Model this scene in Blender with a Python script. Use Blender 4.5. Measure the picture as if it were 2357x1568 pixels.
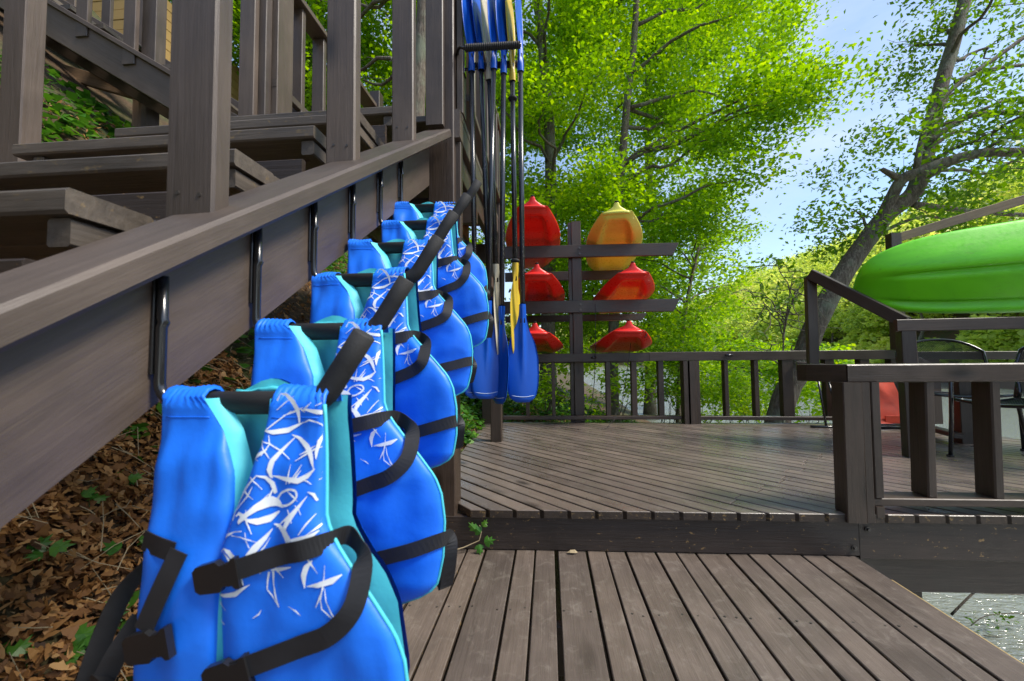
import bpy, bmesh, math, random
import numpy as np
from mathutils import Vector, Matrix, noise
for o in list(bpy.data.objects): bpy.data.objects.remove(o)
scn = bpy.context.scene
COL = scn.collection
R = math.radians

# ------------------------------------------------------------------ camera
CAM_H = .947
YAW, PITCH, ROLL = R(-5.03), R(2.8), R(-.6)
fw = Vector((math.sin(YAW)*math.cos(PITCH), math.cos(YAW)*math.cos(PITCH), math.sin(PITCH)))
rt = Vector((math.cos(YAW), -math.sin(YAW), 0))
up = rt.cross(fw)
rt, up = rt*math.cos(ROLL)+up*math.sin(ROLL), -rt*math.sin(ROLL)+up*math.cos(ROLL)
cam_d = bpy.data.cameras.new('camera'); cam = bpy.data.objects.new('camera', cam_d); COL.objects.link(cam)
cam.matrix_world = Matrix(((rt.x, up.x, -fw.x, 0), (rt.y, up.y, -fw.y, 0), (rt.z, up.z, -fw.z, CAM_H), (0, 0, 0, 1)))
cam_d.sensor_width = 36; cam_d.lens = 951.4*36/2357
cam_d.clip_start = .02; cam_d.clip_end = 3000
cam_d.dof.use_dof = True; cam_d.dof.focus_distance = 2.6; cam_d.dof.aperture_fstop = 5.0
scn.camera = cam
scn.render.resolution_x = 1024; scn.render.resolution_y = 681

# ------------------------------------------------------------------ sky, sun, exposure
SUN_DIR = Vector((.62, -.14, .77)).normalized()          # towards the sun
world = bpy.data.worlds.new('World'); scn.world = world; world.use_nodes = True
wn, wl = world.node_tree.nodes, world.node_tree.links
wn.clear()
sky = wn.new('ShaderNodeTexSky'); sky.sky_type = 'NISHITA'; sky.sun_disc = False
sky.sun_elevation = math.asin(SUN_DIR.z); sky.sun_rotation = math.atan2(SUN_DIR.x, SUN_DIR.y)
sky.air_density = 1.0; sky.dust_density = .6; sky.ozone_density = 1.4
tcw = wn.new('ShaderNodeTexCoord'); mpw = wn.new('ShaderNodeMapping'); mpw.inputs['Scale'].default_value = (1.6, 1.6, 4.2)
nzw = wn.new('ShaderNodeTexNoise'); nzw.inputs['Scale'].default_value = 1.7; nzw.inputs['Detail'].default_value = 9; nzw.inputs['Roughness'].default_value = .56
rpw = wn.new('ShaderNodeValToRGB'); rpw.color_ramp.elements[0].position = .40; rpw.color_ramp.elements[1].position = .74
rpw.color_ramp.elements[0].color = (.04, .04, .04, 1); rpw.color_ramp.elements[1].color = (.50, .50, .50, 1)
mxw = wn.new('ShaderNodeMix'); mxw.data_type = 'RGBA'
mxw.inputs['B'].default_value = (3.9, 4.3, 5.0, 1)
bgw = wn.new('ShaderNodeBackground'); bgw.inputs['Strength'].default_value = .069
ouw = wn.new('ShaderNodeOutputWorld')
wl.new(tcw.outputs['Generated'], mpw.inputs['Vector']); wl.new(mpw.outputs['Vector'], nzw.inputs['Vector'])
wl.new(nzw.outputs['Fac'], rpw.inputs['Fac']); wl.new(rpw.outputs['Color'], mxw.inputs['Factor'])
wl.new(sky.outputs['Color'], mxw.inputs['A']); wl.new(mxw.outputs['Result'], bgw.inputs['Color']); wl.new(bgw.outputs['Background'], ouw.inputs['Surface'])
sun_d = bpy.data.lights.new('sun', 'SUN'); sun_d.energy = 1.4; sun_d.angle = R(16); sun_d.color = (1, .93, .82)
sun = bpy.data.objects.new('sun', sun_d); COL.objects.link(sun)
sun.rotation_euler = (-SUN_DIR).to_track_quat('-Z', 'Y').to_euler()
scn.view_settings.view_transform = 'Standard'; scn.view_settings.look = 'None'
scn.view_settings.exposure = 1.92; scn.view_settings.gamma = 1

# ------------------------------------------------------------------ helpers
def at(x, y, Y):
    """world point on the vertical plane at distance Y (metres along the deck boards)"""
    d = fw + rt*((x-1178.5)/951.4) - up*((y-784)/951.4)
    return Vector((0, 0, CAM_H)) + d*(Y/d.y)
def link(o, parent=None):
    COL.objects.link(o)
    if parent is not None: o.parent = parent
    return o
def tag(o, label=None, cat=None, group=None, kind=None):
    if label: o['label'] = label
    if cat: o['category'] = cat
    if group: o['group'] = group
    if kind: o['kind'] = kind
    return o
def empty(name, loc, label, cat, group=None, rz=0):
    o = bpy.data.objects.new(name, None); o.empty_display_size = .1
    link(o); o.location = loc; o.rotation_euler = (0, 0, rz)
    return tag(o, label, cat, group)
def place(o, M, parent):
    """give o the world matrix M even though its parent is somewhere else"""
    if parent is not None:
        pm = parent['_m'] if '_m' in parent else None
        chain = Matrix()
        p = parent
        while p is not None:
            chain = Matrix.LocRotScale(p.location, p.rotation_euler, p.scale) @ chain; p = p.parent
        M = chain.inverted() @ M
    l, q, s = M.decompose()
    o.location = l; o.rotation_euler = q.to_euler(); o.scale = s
def mesh_obj(name, verts, faces, mat, parent=None, smooth=False, M=None):
    me = bpy.data.meshes.new(name); me.from_pydata([tuple(v) for v in verts], [], faces)
    if mat: me.materials.append(mat)
    if smooth: me.shade_smooth()
    o = bpy.data.objects.new(name, me); link(o, parent)
    place(o, M if M is not None else Matrix(), parent)
    return o
def box_sec(hw, hh, c):
    return [(-hw+c, -hh), (hw-c, -hh), (hw, -hh+c), (hw, hh-c), (hw-c, hh), (-hw+c, hh), (-hw, hh-c), (-hw, -hh+c)]
def beam(name, p0, p1, w, h, mat, parent=None, upv=(0, 0, 1), cut0=0, cut1=0, c=.004, twist=0):
    """timber from p0 to p1 (centre line), w across, h along upv; cut = shear of the end faces"""
    p0, p1 = Vector(p0), Vector(p1); ax = p1-p0; L = ax.length; ax.normalize()
    upv = Vector(upv); side = upv.cross(ax).normalized(); u2 = ax.cross(side)
    sec = box_sec(w/2, h/2, min(c, w*.2, h*.2))
    vs = []
    for x, cut in ((0, cut0), (L, cut1)):
        for a, b in sec: vs.append((x-L/2+cut*b, a, b))
    n = 8
    fs = [[i, (i+1) % n, n+(i+1) % n, n+i] for i in range(n)]
    fs += [list(range(n))[::-1], list(range(n, 2*n))]
    mid = (p0+p1)/2
    M = Matrix(((ax.x, side.x, u2.x, mid.x), (ax.y, side.y, u2.y, mid.y), (ax.z, side.z, u2.z, mid.z), (0, 0, 0, 1)))
    return mesh_obj(name, vs, fs, mat, parent, M=M)
def slab(name, poly, z0, z1, ang, mat, parent, c=.003, side=None):
    """flat board with outline poly (xy), grain along ang"""
    cx = sum(p[0] for p in poly)/len(poly); cy = sum(p[1] for p in poly)/len(poly)
    ca, sa = math.cos(ang), math.sin(ang)
    loc = [((x-cx)*ca+(y-cy)*sa, -(x-cx)*sa+(y-cy)*ca) for x, y in poly]
    n = len(loc); h = (z1-z0)/2
    def inset(d):
        out = []
        for i in range(n):
            a, b, e = Vector(loc[i-1]), Vector(loc[i]), Vector(loc[(i+1) % n])
            d1 = (b-a).normalized(); d2 = (e-b).normalized()
            n1 = Vector((-d1.y, d1.x)); n2 = Vector((-d2.y, d2.x)); m = n1+n2
            k = m.length_squared
            m = m*(2/k if k > .15 else 1)
            out.append(b+m*d)
        return out
    ins = inset(c)
    vs = [(x, y, -h) for x, y in loc]+[(x, y, h-c) for x, y in loc]+[(p.x, p.y, h) for p in ins]
    fs = [list(range(n))[::-1]]
    for k in (0, n): fs += [[k+i, k+(i+1) % n, k+n+(i+1) % n, k+n+i] for i in range(n)]
    fs.append(list(range(2*n, 3*n)))
    M = Matrix.Translation((cx, cy, (z0+z1)/2)) @ Matrix.Rotation(ang, 4, 'Z')
    o = mesh_obj(name, vs, fs, mat, parent, M=M)
    if side:
        o.data.materials.append(side)
        for i in range(1, 1+n): o.data.polygons[i].material_index = 1
    return o
def clip(poly, nx, ny, d):
    """keep the part of poly with nx*x+ny*y <= d"""
    out = []
    for i in range(len(poly)):
        a, b = poly[i-1], poly[i]
        da, db = nx*a[0]+ny*a[1]-d, nx*b[0]+ny*b[1]-d
        if (da <= 0) != (db <= 0):
            t = da/(da-db); out.append((a[0]+(b[0]-a[0])*t, a[1]+(b[1]-a[1])*t))
        if db <= 0: out.append(b)
    return out
def clean(poly, eps=.004):
    out = []
    for p in poly:
        if not out or math.hypot(p[0]-out[-1][0], p[1]-out[-1][1]) > eps: out.append(p)
    if len(out) > 1 and math.hypot(out[0][0]-out[-1][0], out[0][1]-out[-1][1]) < eps: out.pop()
    return out
def area(poly): return .5*sum(poly[i-1][0]*poly[i][1]-poly[i][0]*poly[i-1][1] for i in range(len(poly)))
def tube_data(pts, rads, n=8, cap=True, vs=None, fs=None):
    vs = [] if vs is None else vs; fs = [] if fs is None else fs
    pts = [Vector(p) for p in pts]; base = len(vs)
    t0 = (pts[1]-pts[0]).normalized()
    ref = Vector((0, 0, 1)) if abs(t0.z) < .9 else Vector((1, 0, 0))
    nrm = t0.cross(ref).normalized()
    for i, p in enumerate(pts):
        t = (pts[min(i+1, len(pts)-1)]-pts[max(i-1, 0)]).normalized()
        nrm = (nrm-t*nrm.dot(t)).normalized(); b = t.cross(nrm)
        r = rads if isinstance(rads, (int, float)) else rads[i]
        for k in range(n):
            a = 2*math.pi*k/n; vs.append(p+(nrm*math.cos(a)+b*math.sin(a))*r)
    for i in range(len(pts)-1):
        for k in range(n):
            a = base+i*n+k; b2 = base+i*n+(k+1) % n
            fs.append([a, b2, b2+n, a+n])
    if cap:
        fs.append([base+k for k in range(n)][::-1]); fs.append([base+(len(pts)-1)*n+k for k in range(n)])
    return vs, fs
def tube(name, pts, rads, mat, parent=None, n=8, smooth=True):
    vs, fs = tube_data(pts, rads, n)
    return mesh_obj(name, vs, fs, mat, parent, smooth=smooth)
def arc_pts(c, r, a0, a1, n, ax, ay):
    c, ax, ay = Vector(c), Vector(ax), Vector(ay)
    return [c+ax*(r*math.cos(a0+(a1-a0)*i/n))+ay*(r*math.sin(a0+(a1-a0)*i/n)) for i in range(n+1)]
def lerp(t, tab):
    """piecewise smooth table lookup"""
    if t <= tab[0][0]: return tab[0][1]
    for (a, va), (b, vb) in zip(tab, tab[1:]):
        if t <= b:
            k = (t-a)/(b-a); return va+(vb-va)*k
    return tab[-1][1]
def fast_mesh(name, V, F, mat, parent=None, attr=None, k=4):
    me = bpy.data.meshes.new(name); V = np.asarray(V, np.float32); F = np.asarray(F, np.int32)
    me.vertices.add(len(V)); me.vertices.foreach_set('co', V.ravel())
    me.loops.add(F.size); me.loops.foreach_set('vertex_index', F.ravel())
    me.polygons.add(len(F)); me.polygons.foreach_set('loop_start', np.arange(0, F.size, k, dtype=np.int32))
    if attr is not None:
        at_ = me.attributes.new('tint', 'FLOAT', 'FACE'); at_.data.foreach_set('value', np.asarray(attr, np.float32))
    me.update(); me.validate()
    if mat: me.materials.append(mat)
    o = bpy.data.objects.new(name, me); link(o, parent); place(o, Matrix(), parent)
    return o

# ------------------------------------------------------------------ materials
def nodes(name):
    m = bpy.data.materials.new(name); m.use_nodes = True
    nt = m.node_tree; b = nt.nodes['Principled BSDF']
    return m, nt, b, nt.nodes.new, nt.links.new
def ramp(new, pts):
    r = new('ShaderNodeValToRGB'); e = r.color_ramp.elements
    while len(e) > len(pts): e.remove(e[-1])
    while len(e) < len(pts): e.new(.5)
    for el, (p, c) in zip(e, pts):
        el.position = p; el.color = (*c, 1) if len(c) == 3 else c
    return r
def mixc(new, lk, fac, a, b, blend='MIX'):
    m = new('ShaderNodeMix'); m.data_type = 'RGBA'; m.blend_type = blend
    for s, v in (('Factor', fac), ('A', a), ('B', b)):
        if isinstance(v, bpy.types.NodeSocket): lk(v, m.inputs[s])
        else: m.inputs[s].default_value = v if isinstance(v, (int, float)) else (*v, 1)
    return m.outputs['Result']
def noise_n(new, lk, vec, scale, detail=4, rough=.55, dist=0):
    n = new('ShaderNodeTexNoise'); n.inputs['Scale'].default_value = scale; n.inputs['Detail'].default_value = detail
    n.inputs['Roughness'].default_value = rough; n.inputs['Distortion'].default_value = dist
    lk(vec, n.inputs['Vector']); return n.outputs['Fac']
def wood_mat(name, dark, light, rough=.5, wear=(.30, .19, .08), wear_lo=.70, wear_hi=.74, dust=0., bump=.25, spec=.5):
    m, nt, b, new, lk = nodes(name)
    tc = new('ShaderNodeTexCoord'); oi = new('ShaderNodeObjectInfo')
    mul = new('ShaderNodeVectorMath'); mul.operation = 'MULTIPLY_ADD'
    comb = new('ShaderNodeCombineXYZ'); 
    for k in range(3): lk(oi.outputs['Random'], comb.inputs[k])
    mul.inputs[1].default_value = (37, 21, 53); lk(comb.outputs[0], mul.inputs[0]); lk(tc.outputs['Object'], mul.inputs[2])
    mp = new('ShaderNodeMapping'); mp.inputs['Scale'].default_value = (1.2, 14, 14); lk(mul.outputs[0], mp.inputs['Vector'])
    grain = noise_n(new, lk, mp.outputs['Vector'], 3.5, 8, .62, .7)
    mp2 = new('ShaderNodeMapping'); mp2.inputs['Scale'].default_value = (1.4, 40, 40); lk(mul.outputs[0], mp2.inputs['Vector'])
    fine = noise_n(new, lk, mp2.outputs['Vector'], 3.0, 5, .7, .2)
    blot = noise_n(new, lk, mul.outputs[0], 3.0, 5, .6)
    rg = ramp(new, [(.25, dark), (.75, light)]); lk(grain, rg.inputs['Fac'])
    rb = ramp(new, [(.3, (.72, .72, .72)), (.7, (1.22, 1.2, 1.18))]); lk(blot, rb.inputs['Fac'])
    c = mixc(new, lk, .85, rg.outputs['Color'], rb.outputs['Color'], 'MULTIPLY')
    rv = ramp(new, [(0, (.82, .82, .84)), (1, (1.16, 1.13, 1.10))]); lk(oi.outputs['Random'], rv.inputs['Fac'])
    c = mixc(new, lk, 1, c, rv.outputs['Color'], 'MULTIPLY')
    # fine cracks along the grain
    rc = ramp(new, [(.27, (.35, .33, .32)), (.36, (1, 1, 1))]); lk(fine, rc.inputs['Fac'])
    c = mixc(new, lk, .38, c, rc.outputs['Color'], 'MULTIPLY')
    if dust:
        dn = noise_n(new, lk, mul.outputs[0], 16, 7, .72, .8)
        rd = ramp(new, [(.53, (0, 0, 0)), (.76, (dust, dust, dust))]); lk(dn, rd.inputs['Fac'])
        c = mixc(new, lk, rd.outputs['Color'], c, (.34, .30, .25))
    # knots
    mk = new('ShaderNodeMapping'); mk.inputs['Scale'].default_value = (2.4, 6, 6); lk(mul.outputs[0], mk.inputs['Vector'])
    vo = new('ShaderNodeTexVoronoi'); vo.inputs['Scale'].default_value = 1.0; lk(mk.outputs['Vector'], vo.inputs['Vector'])
    sp_ = new('ShaderNodeSeparateColor'); lk(vo.outputs['Color'], sp_.inputs[0])
    gt = new('ShaderNodeMath'); gt.operation = 'GREATER_THAN'; gt.inputs[1].default_value = .45; lk(sp_.outputs[0], gt.inputs[0])
    rk = ramp(new, [(.06, (1, 1, 1)), (.15, (.35, .35, .35)), (.24, (0, 0, 0))]); lk(vo.outputs['Distance'], rk.inputs['Fac'])
    kn = new('ShaderNodeMath'); kn.operation = 'MULTIPLY'; lk(rk.outputs['Color'], kn.inputs[0]); lk(gt.outputs[0], kn.inputs[1])
    c = mixc(new, lk, kn.outputs[0], c, tuple(v*.35 for v in dark))
    # bare patches where the stain has worn off
    mpw_ = new('ShaderNodeMapping'); mpw_.inputs['Scale'].default_value = (1, 1.8, 1.8); lk(mul.outputs[0], mpw_.inputs['Vector'])
    wn_ = noise_n(new, lk, mpw_.outputs['Vector'], 24, 7, .68, .4)
    rw = ramp(new, [(wear_lo, (0, 0, 0)), (wear_hi, (.8, .8, .8))]); lk(wn_, rw.inputs['Fac'])
    c = mixc(new, lk, rw.outputs['Color'], c, wear)
    lk(c, b.inputs['Base Color'])
    rr = ramp(new, [(.3, (rough-.10,)*3), (.7, (rough+.14,)*3)]); lk(blot, rr.inputs['Fac']); lk(rr.outputs['Color'], b.inputs['Roughness'])
    b.inputs['Specular IOR Level'].default_value = spec
    add = new('ShaderNodeMath'); add.operation = 'ADD'; lk(grain, add.inputs[0]); lk(fine, add.inputs[1])
    sb = new('ShaderNodeMath'); sb.operation = 'SUBTRACT'; lk(add.outputs[0], sb.inputs[0]); lk(kn.outputs[0], sb.inputs[1]); add = sb
    bp = new('ShaderNodeBump'); bp.inputs['Strength'].default_value = bump; bp.inputs['Distance'].default_value = .006
    lk(add.outputs[0], bp.inputs['Height']); lk(bp.outputs['Normal'], b.inputs['Normal'])
    return m
def plain_mat(name, col, rough=.5, metal=0, var=.12, scale=14, bump=0., spec=.5, coat=0., trans=0., bscale=60, bdist=.004):
    m, nt, b, new, lk = nodes(name)
    tc = new('ShaderNodeTexCoord')
    n1 = noise_n(new, lk, tc.outputs['Object'], scale, 5, .6)
    r = ramp(new, [(.3, tuple(c*(1-var) for c in col)), (.7, tuple(min(1, c*(1+var)) for c in col))]); lk(n1, r.inputs['Fac'])
    lk(r.outputs['Color'], b.inputs['Base Color'])
    b.inputs['Roughness'].default_value = rough; b.inputs['Metallic'].default_value = metal
    b.inputs['Specular IOR Level'].default_value = spec; b.inputs['Coat Weight'].default_value = coat
    if bump:
        n2 = noise_n(new, lk, tc.outputs['Object'], bscale, 5, .6)
        bp = new('ShaderNodeBump'); bp.inputs['Strength'].default_value = bump; bp.inputs['Distance'].default_value = bdist
        lk(n2, bp.inputs['Height']); lk(bp.outputs['Normal'], b.inputs['Normal'])
    return m
def leaf_mat(name, cols, trans=.45, rough=.45, spec=.35):
    m, nt, b, new, lk = nodes(name)
    a = new('ShaderNodeAttribute'); a.attribute_name = 'tint'
    r = ramp(new, [(i/(len(cols)-1), c) for i, c in enumerate(cols)]); lk(a.outputs['Fac'], r.inputs['Fac'])
    lk(r.outputs['Color'], b.inputs['Base Color']); b.inputs['Roughness'].default_value = rough
    b.inputs['Specular IOR Level'].default_value = spec
    tr = new('ShaderNodeBsdfTranslucent'); hs = new('ShaderNodeHueSaturation'); hs.inputs['Hue'].default_value = .485
    hs.inputs['Saturation'].default_value = 1.1; hs.inputs['Value'].default_value = 1.7
    lk(r.outputs['Color'], hs.inputs['Color']); lk(hs.outputs['Color'], tr.inputs['Color'])
    mx = new('ShaderNodeMixShader'); mx.inputs[0].default_value = trans
    lk(b.outputs[0], mx.inputs[1]); lk(tr.outputs[0], mx.inputs[2]); lk(mx.outputs[0], nt.nodes['Material Output'].inputs['Surface'])
    return m
M = {}
M['rail'] = wood_mat('stained_timber', (.034, .023, .016), (.062, .043, .031), rough=.40, wear_lo=.76, wear_hi=.80)
M['stair'] = wood_mat('stair_timber', (.074, .056, .043), (.106, .082, .065), rough=.44, wear_lo=.75, wear_hi=.79, bump=.22)
M['tread'] = wood_mat('tread_timber', (.060, .050, .040), (.13, .108, .085), rough=.5, wear=(.22, .15, .06), wear_lo=.60, wear_hi=.70)
M['deck'] = wood_mat('deck_timber', (.096, .076, .061), (.148, .119, .097), rough=.44, dust=.38, wear_lo=.77, wear_hi=.80, bump=.3)
M['deck_up'] = wood_mat('upper_deck_timber', (.110, .089, .073), (.164, .135, .113), rough=.31, dust=.22, wear_lo=.76, wear_hi=.80, bump=.25)
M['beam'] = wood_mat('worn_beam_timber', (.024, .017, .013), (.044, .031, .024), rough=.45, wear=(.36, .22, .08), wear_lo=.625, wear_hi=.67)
M['end'] = wood_mat('board_end_and_gap_shade', (.026, .018, .012), (.055, .038, .025), rough=.6, wear=(.30, .19, .07), wear_lo=.57, wear_hi=.66)  # less weathered board ends and sides; also paints shade into the gaps
M['old'] = wood_mat('bare_timber', (.16, .10, .06), (.30, .20, .12), rough=.6)
M['bare'] = plain_mat('pine_edge', (.42, .30, .12), .7)
M['black_metal'] = plain_mat('black_painted_steel', (.012, .012, .013), .22, 0, .2, 30, spec=.6, coat=.4)
M['steel'] = plain_mat('dull_bolt_steel', (.10, .09, .08), .4, .7)
M['foam'] = plain_mat('black_foam', (.016, .016, .017), .75, 0, .2, 30, bump=.2, bscale=300)
M['web'] = plain_mat('black_webbing', (.014, .014, .016), .62, 0, .2, 40, bump=.15, bscale=900)
M['plastic'] = plain_mat('black_buckle_plastic', (.012, .012, .013), .35)
M['shaft'] = plain_mat('paddle_shaft', (.018, .020, .024), .24, .0, .15, 10, spec=.6, coat=.3)

# ------------------------------------------------------------------ ground, river, far hill
WATER_Z = -1.3
def sstep(a, b, x):
    t = min(1, max(0, (x-a)/(b-a))); return t*t*(3-2*t)
def ground_z(X, Y):
    base = -.20+.34*sstep(1.6, 2.9, Y)-.05*sstep(6, 16, Y)
    d = -.76-X
    n = noise.noise((X*.8, Y*.8, 3.1))*.07+noise.noise((X*3, Y*3, 7.7))*.025
    if d > 0:
        h = base+.98*d
        cap = 10.5+1.2*noise.noise((X*.07, Y*.07, 1.0))
        k = sstep(cap-3, cap+3, h); h = h*(1-k)+(cap+.04*(h-cap))*k
        return h+n*min(1, d*2)
    drop = .82-.50*sstep(5, 7, Y)
    h = base+drop*d
    h = max(h, -2.3)
    far = X-(34+3*noise.noise((Y*.03, 5.5, 0)))
    if far > 0:
        top = 46+6*noise.noise((X*.012, Y*.012, 2.2))
        h = WATER_Z-.2+top*(1-math.exp(-.85*far/top*1.15))
        h += 1.2*noise.noise((X*.09, Y*.09, 8.8))
    elif far > -8: h = max(h, -2.3)
    # the valley closes far away
    far2 = Y-(170+.2*X)
    if far2 > 0: h = max(h, min(26, .35*far2)-2)
    return h+n*.5
def axis(segs):
    out = [segs[0][0]]
    for a, b, s in segs:
        n = max(1, round((b-a)/s)); out += [a+(b-a)*(i+1)/n for i in range(n)]
    return out
xs = axis([(-420, -60, 40), (-60, -14, 4), (-14, -5, .8), (-5, 4, .16), (4, 12, 1), (12, 30, 3), (30, 110, 4), (110, 520, 40)])
ys = axis([(-60, -6, 6), (-6, 0, .6), (0, 9, .18), (9, 20, .8), (20, 60, 3), (60, 260, 10), (260, 700, 60)])
V = [(x, y, ground_z(x, y)) for y in ys for x in xs]; nx = len(xs)
F = [(j*nx+i, j*nx+i+1, (j+1)*nx+i+1, (j+1)*nx+i) for j in range(len(ys)-1) for i in range(nx-1)]
m, nt, b, new, lk = nodes('forest_floor')
tc = new('ShaderNodeTexCoord')
n1 = noise_n(new, lk, tc.outputs['Object'], 30, 8, .7, .6); n2 = noise_n(new, lk, tc.outputs['Object'], 1.2, 4, .6)
r1 = ramp(new, [(.30, (.018, .011, .006)), (.5, (.075, .043, .020)), (.70, (.16, .095, .045))]); lk(n1, r1.inputs['Fac'])
r2 = ramp(new, [(.45, (0, 0, 0)), (.62, (.7, .7, .7))]); lk(n2, r2.inputs['Fac'])
r3 = ramp(new, [(.3, (.015, .03, .006)), (.7, (.06, .11, .02))]); lk(n1, r3.inputs['Fac'])
lk(mixc(new, lk, r2.outputs['Color'], r1.outputs['Color'], r3.outputs['Color']), b.inputs['Base Color']); b.inputs['Roughness'].default_value = .9
bp = new('ShaderNodeBump'); bp.inputs['Strength'].default_value = .7; bp.inputs['Distance'].default_value = .03; lk(n1, bp.inputs['Height']); lk(bp.outputs['Normal'], b.inputs['Normal'])
ground = fast_mesh('ground', V, F, m); tag(ground, kind='structure'); ground.data.shade_smooth()
m, nt, b, new, lk = nodes('river_water')
tc = new('ShaderNodeTexCoord'); mp = new('ShaderNodeMapping'); mp.inputs['Scale'].default_value = (1.0, 2.6, 1); mp.inputs['Rotation'].default_value = (0, 0, R(35)); lk(tc.outputs['Object'], mp.inputs['Vector'])
w1 = noise_n(new, lk, mp.outputs['Vector'], 11, 3, .5, .3)
b.inputs['Base Color'].default_value = (.24, .26, .22, 1); b.inputs['Roughness'].default_value = .04; b.inputs['IOR'].default_value = 1.95
bp = new('ShaderNodeBump'); bp.inputs['Strength'].default_value = .5; bp.inputs['Distance'].default_value = .06; lk(w1, bp.inputs['Height']); lk(bp.outputs['Normal'], b.inputs['Normal'])
river = fast_mesh('river_water', [(-10, -80, WATER_Z), (60, -80, WATER_Z), (90, 300, WATER_Z), (-10, 300, WATER_Z)], [(0, 1, 2, 3)], m); tag(river, kind='structure')

# ------------------------------------------------------------------ lower deck
low = empty('lower_deck', (.5, 1.0, 0), 'low dark brown plank deck in the foreground with boards running straight ahead', 'deck')
edges = [-.668, -.572, -.425, -.33, -.179, -.079, .024, .171, .267, .363, .509, .608, .70, .848, .948, 1.045, 1.196, 1.30, 1.444]
random.seed(5)
def y_step(X): return 2.112+.026*X
for a, e in zip(edges, edges[1:]):
    g0 = .0045+random.uniform(-.001, .0018); g1 = .0045+random.uniform(-.001, .0018)
    if abs(a-.024) < .001: g0 = .009
    if abs(e-.024) < .001: g1 = .009
    y1 = y_step((a+e)/2)+.03; dz = random.uniform(-.0012, .0012)
    slab('deck_board', [(a+g0, -.62), (e-g1, -.62), (e-g1+random.uniform(-.002, .002), y1), (a+g0+random.uniform(-.002, .002), y1)], -.04+dz, 0+dz, R(90), M['deck'], low, side=M['end'])
random.seed(8)
nv_, nf_ = [], []
for y in (1.62, .55):
    for a, e in zip(edges, edges[1:]):
        for x in (a+.025, e-.025):
            p = Vector((x+random.uniform(-.006, .006), y+random.uniform(-.012, .012), -.002)); tube_data([p, p+Vector((0, 0, .0028))], .0045, 7, True, nv_, nf_)
nh = mesh_obj('nail_heads', nv_, nf_, M['steel'], low); nh['kind'] = 'stuff'
for y in (1.62, .55, -.3): beam('joist', (-.66, y, -.135), (1.40, y, -.135), .04, .18, M['rail'], low)
beam('edge_beam', (1.462, -.62, -.105), (1.462, 1.74, -.105), .04, .13, M['rail'], low)
beam('edge_strip', (1.4475, -.62, -.022), (1.4475, 1.95, -.022), .006, .034, M['bare'], low, c=.001)
beam('post', (1.40, 1.0, -2.1), (1.40, 1.0, -.23), .09, .09, M['rail'], low, upv=(0, 1, 0))

# ------------------------------------------------------------------ upper deck (boards laid at 45 degrees)
ZD = .205
updk = empty('upper_deck', (1.5, 3.5, ZD), 'raised brown deck of diagonal boards, one step above the foreground', 'deck')
outline = [(-.40, y_step(-.40)-.022), (4.3, y_step(4.3)-.022), (3.52, 3.25), (3.66, 3.75), (3.84, 4.55), (3.30, 5.02), (-.80, 5.02), (-.72, 3.3), (-.62, 2.33)]
convex = [(-.40, y_step(-.40)-.022), (4.6, y_step(4.6)-.022), (4.02, 4.62), (3.96, 5.02), (-.80, 5.02), (-.72, 3.3), (-.62, 2.33)]
ang = R(135)                       # direction of the boards (towards back left)
dx, dy = math.cos(ang), math.sin(ang); nx_, ny_ = -dy, dx
pitch, bw = .0978, .0842
ds = [nx_*x+ny_*y for x, y in convex]; k = math.floor(min(ds)/pitch)
random.seed(11)
off0 = .028
while k*pitch < max(ds):
    d0 = k*pitch+off0; k += 1
    gj = random.uniform(-.0012, .0012)
    poly = clip(clip(convex, nx_, ny_, d0+bw+gj), -nx_, -ny_, -d0)
    poly = clean(poly)
    if len(poly) < 3 or abs(area(poly)) < .003: continue
    cuts = []
    if 2.2 < d0*-1+0 or True:
        tmid = [dx*x+dy*y for x, y in poly]
        lo, hi = min(tmid), max(tmid)
        # butt joints run in a stepped line across the right part of the deck
        j = -1.0+((k*7) % 5)*.035+(k % 3)*.06+.42*math.sin(k*.37)*0
        s = (k-math.floor(min(ds)/pitch))
        j = .9+.02*((s*3) % 4)
        if hi-lo > 2.6 and s % 3 != 1: cuts = [j]
    parts = [poly]
    for c_ in cuts:
        nxt = []
        for p in parts:
            a_, b_ = clean(clip(p, dx, dy, c_-.0015)), clean(clip(p, -dx, -dy, -c_-.0015))
            nxt += [q for q in (a_, b_) if len(q) >= 3 and abs(area(q)) > .002]
        parts = nxt
    for p in parts:
        if area(p) < 0: p = p[::-1]
        dz = random.uniform(-.001, .001)
        slab('deck_board', p, ZD-.038+dz, ZD+dz, ang, M['deck_up'], updk, side=M['end'])
def yb(X): return y_step(X)+.02
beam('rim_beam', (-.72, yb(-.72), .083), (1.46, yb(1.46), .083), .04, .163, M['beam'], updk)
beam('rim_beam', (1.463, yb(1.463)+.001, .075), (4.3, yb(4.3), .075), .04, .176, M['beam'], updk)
beam('girder', (1.40, 2.27, -.115), (4.2, 2.35, -.115), .09, .17, M['rail'], updk)
beam('post', (1.87, 2.44, -2.2), (1.87, 2.44, -.20), .10, .10, M['rail'], updk, upv=(0, 1, 0))
for x, y in ((3.3, 4.7), (.4, 4.8), (3.3, 2.6)): beam('post', (x, y, -2.2), (x, y, -.03), .12, .12, M['rail'], updk, upv=(0, 1, 0))
for y in (2.7, 3.4, 4.1, 4.85): beam('joist', (-.6, y, .08), (3.45, y, .08), .04, .165, M['rail'], updk)
for X, Z in ((1.50, .128), (1.435, .040)):
    p = Vector((X, yb(X)-.021, Z))
    vs, fs = tube_data([p, p+Vector((0, -.004, 0))], .013, 12); tube_data([p+Vector((0, -.004, 0)), p+Vector((0, -.014, 0))], .008, 6, True, vs, fs)
    mesh_obj('bolt', vs, fs, M['steel'], updk)

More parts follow.
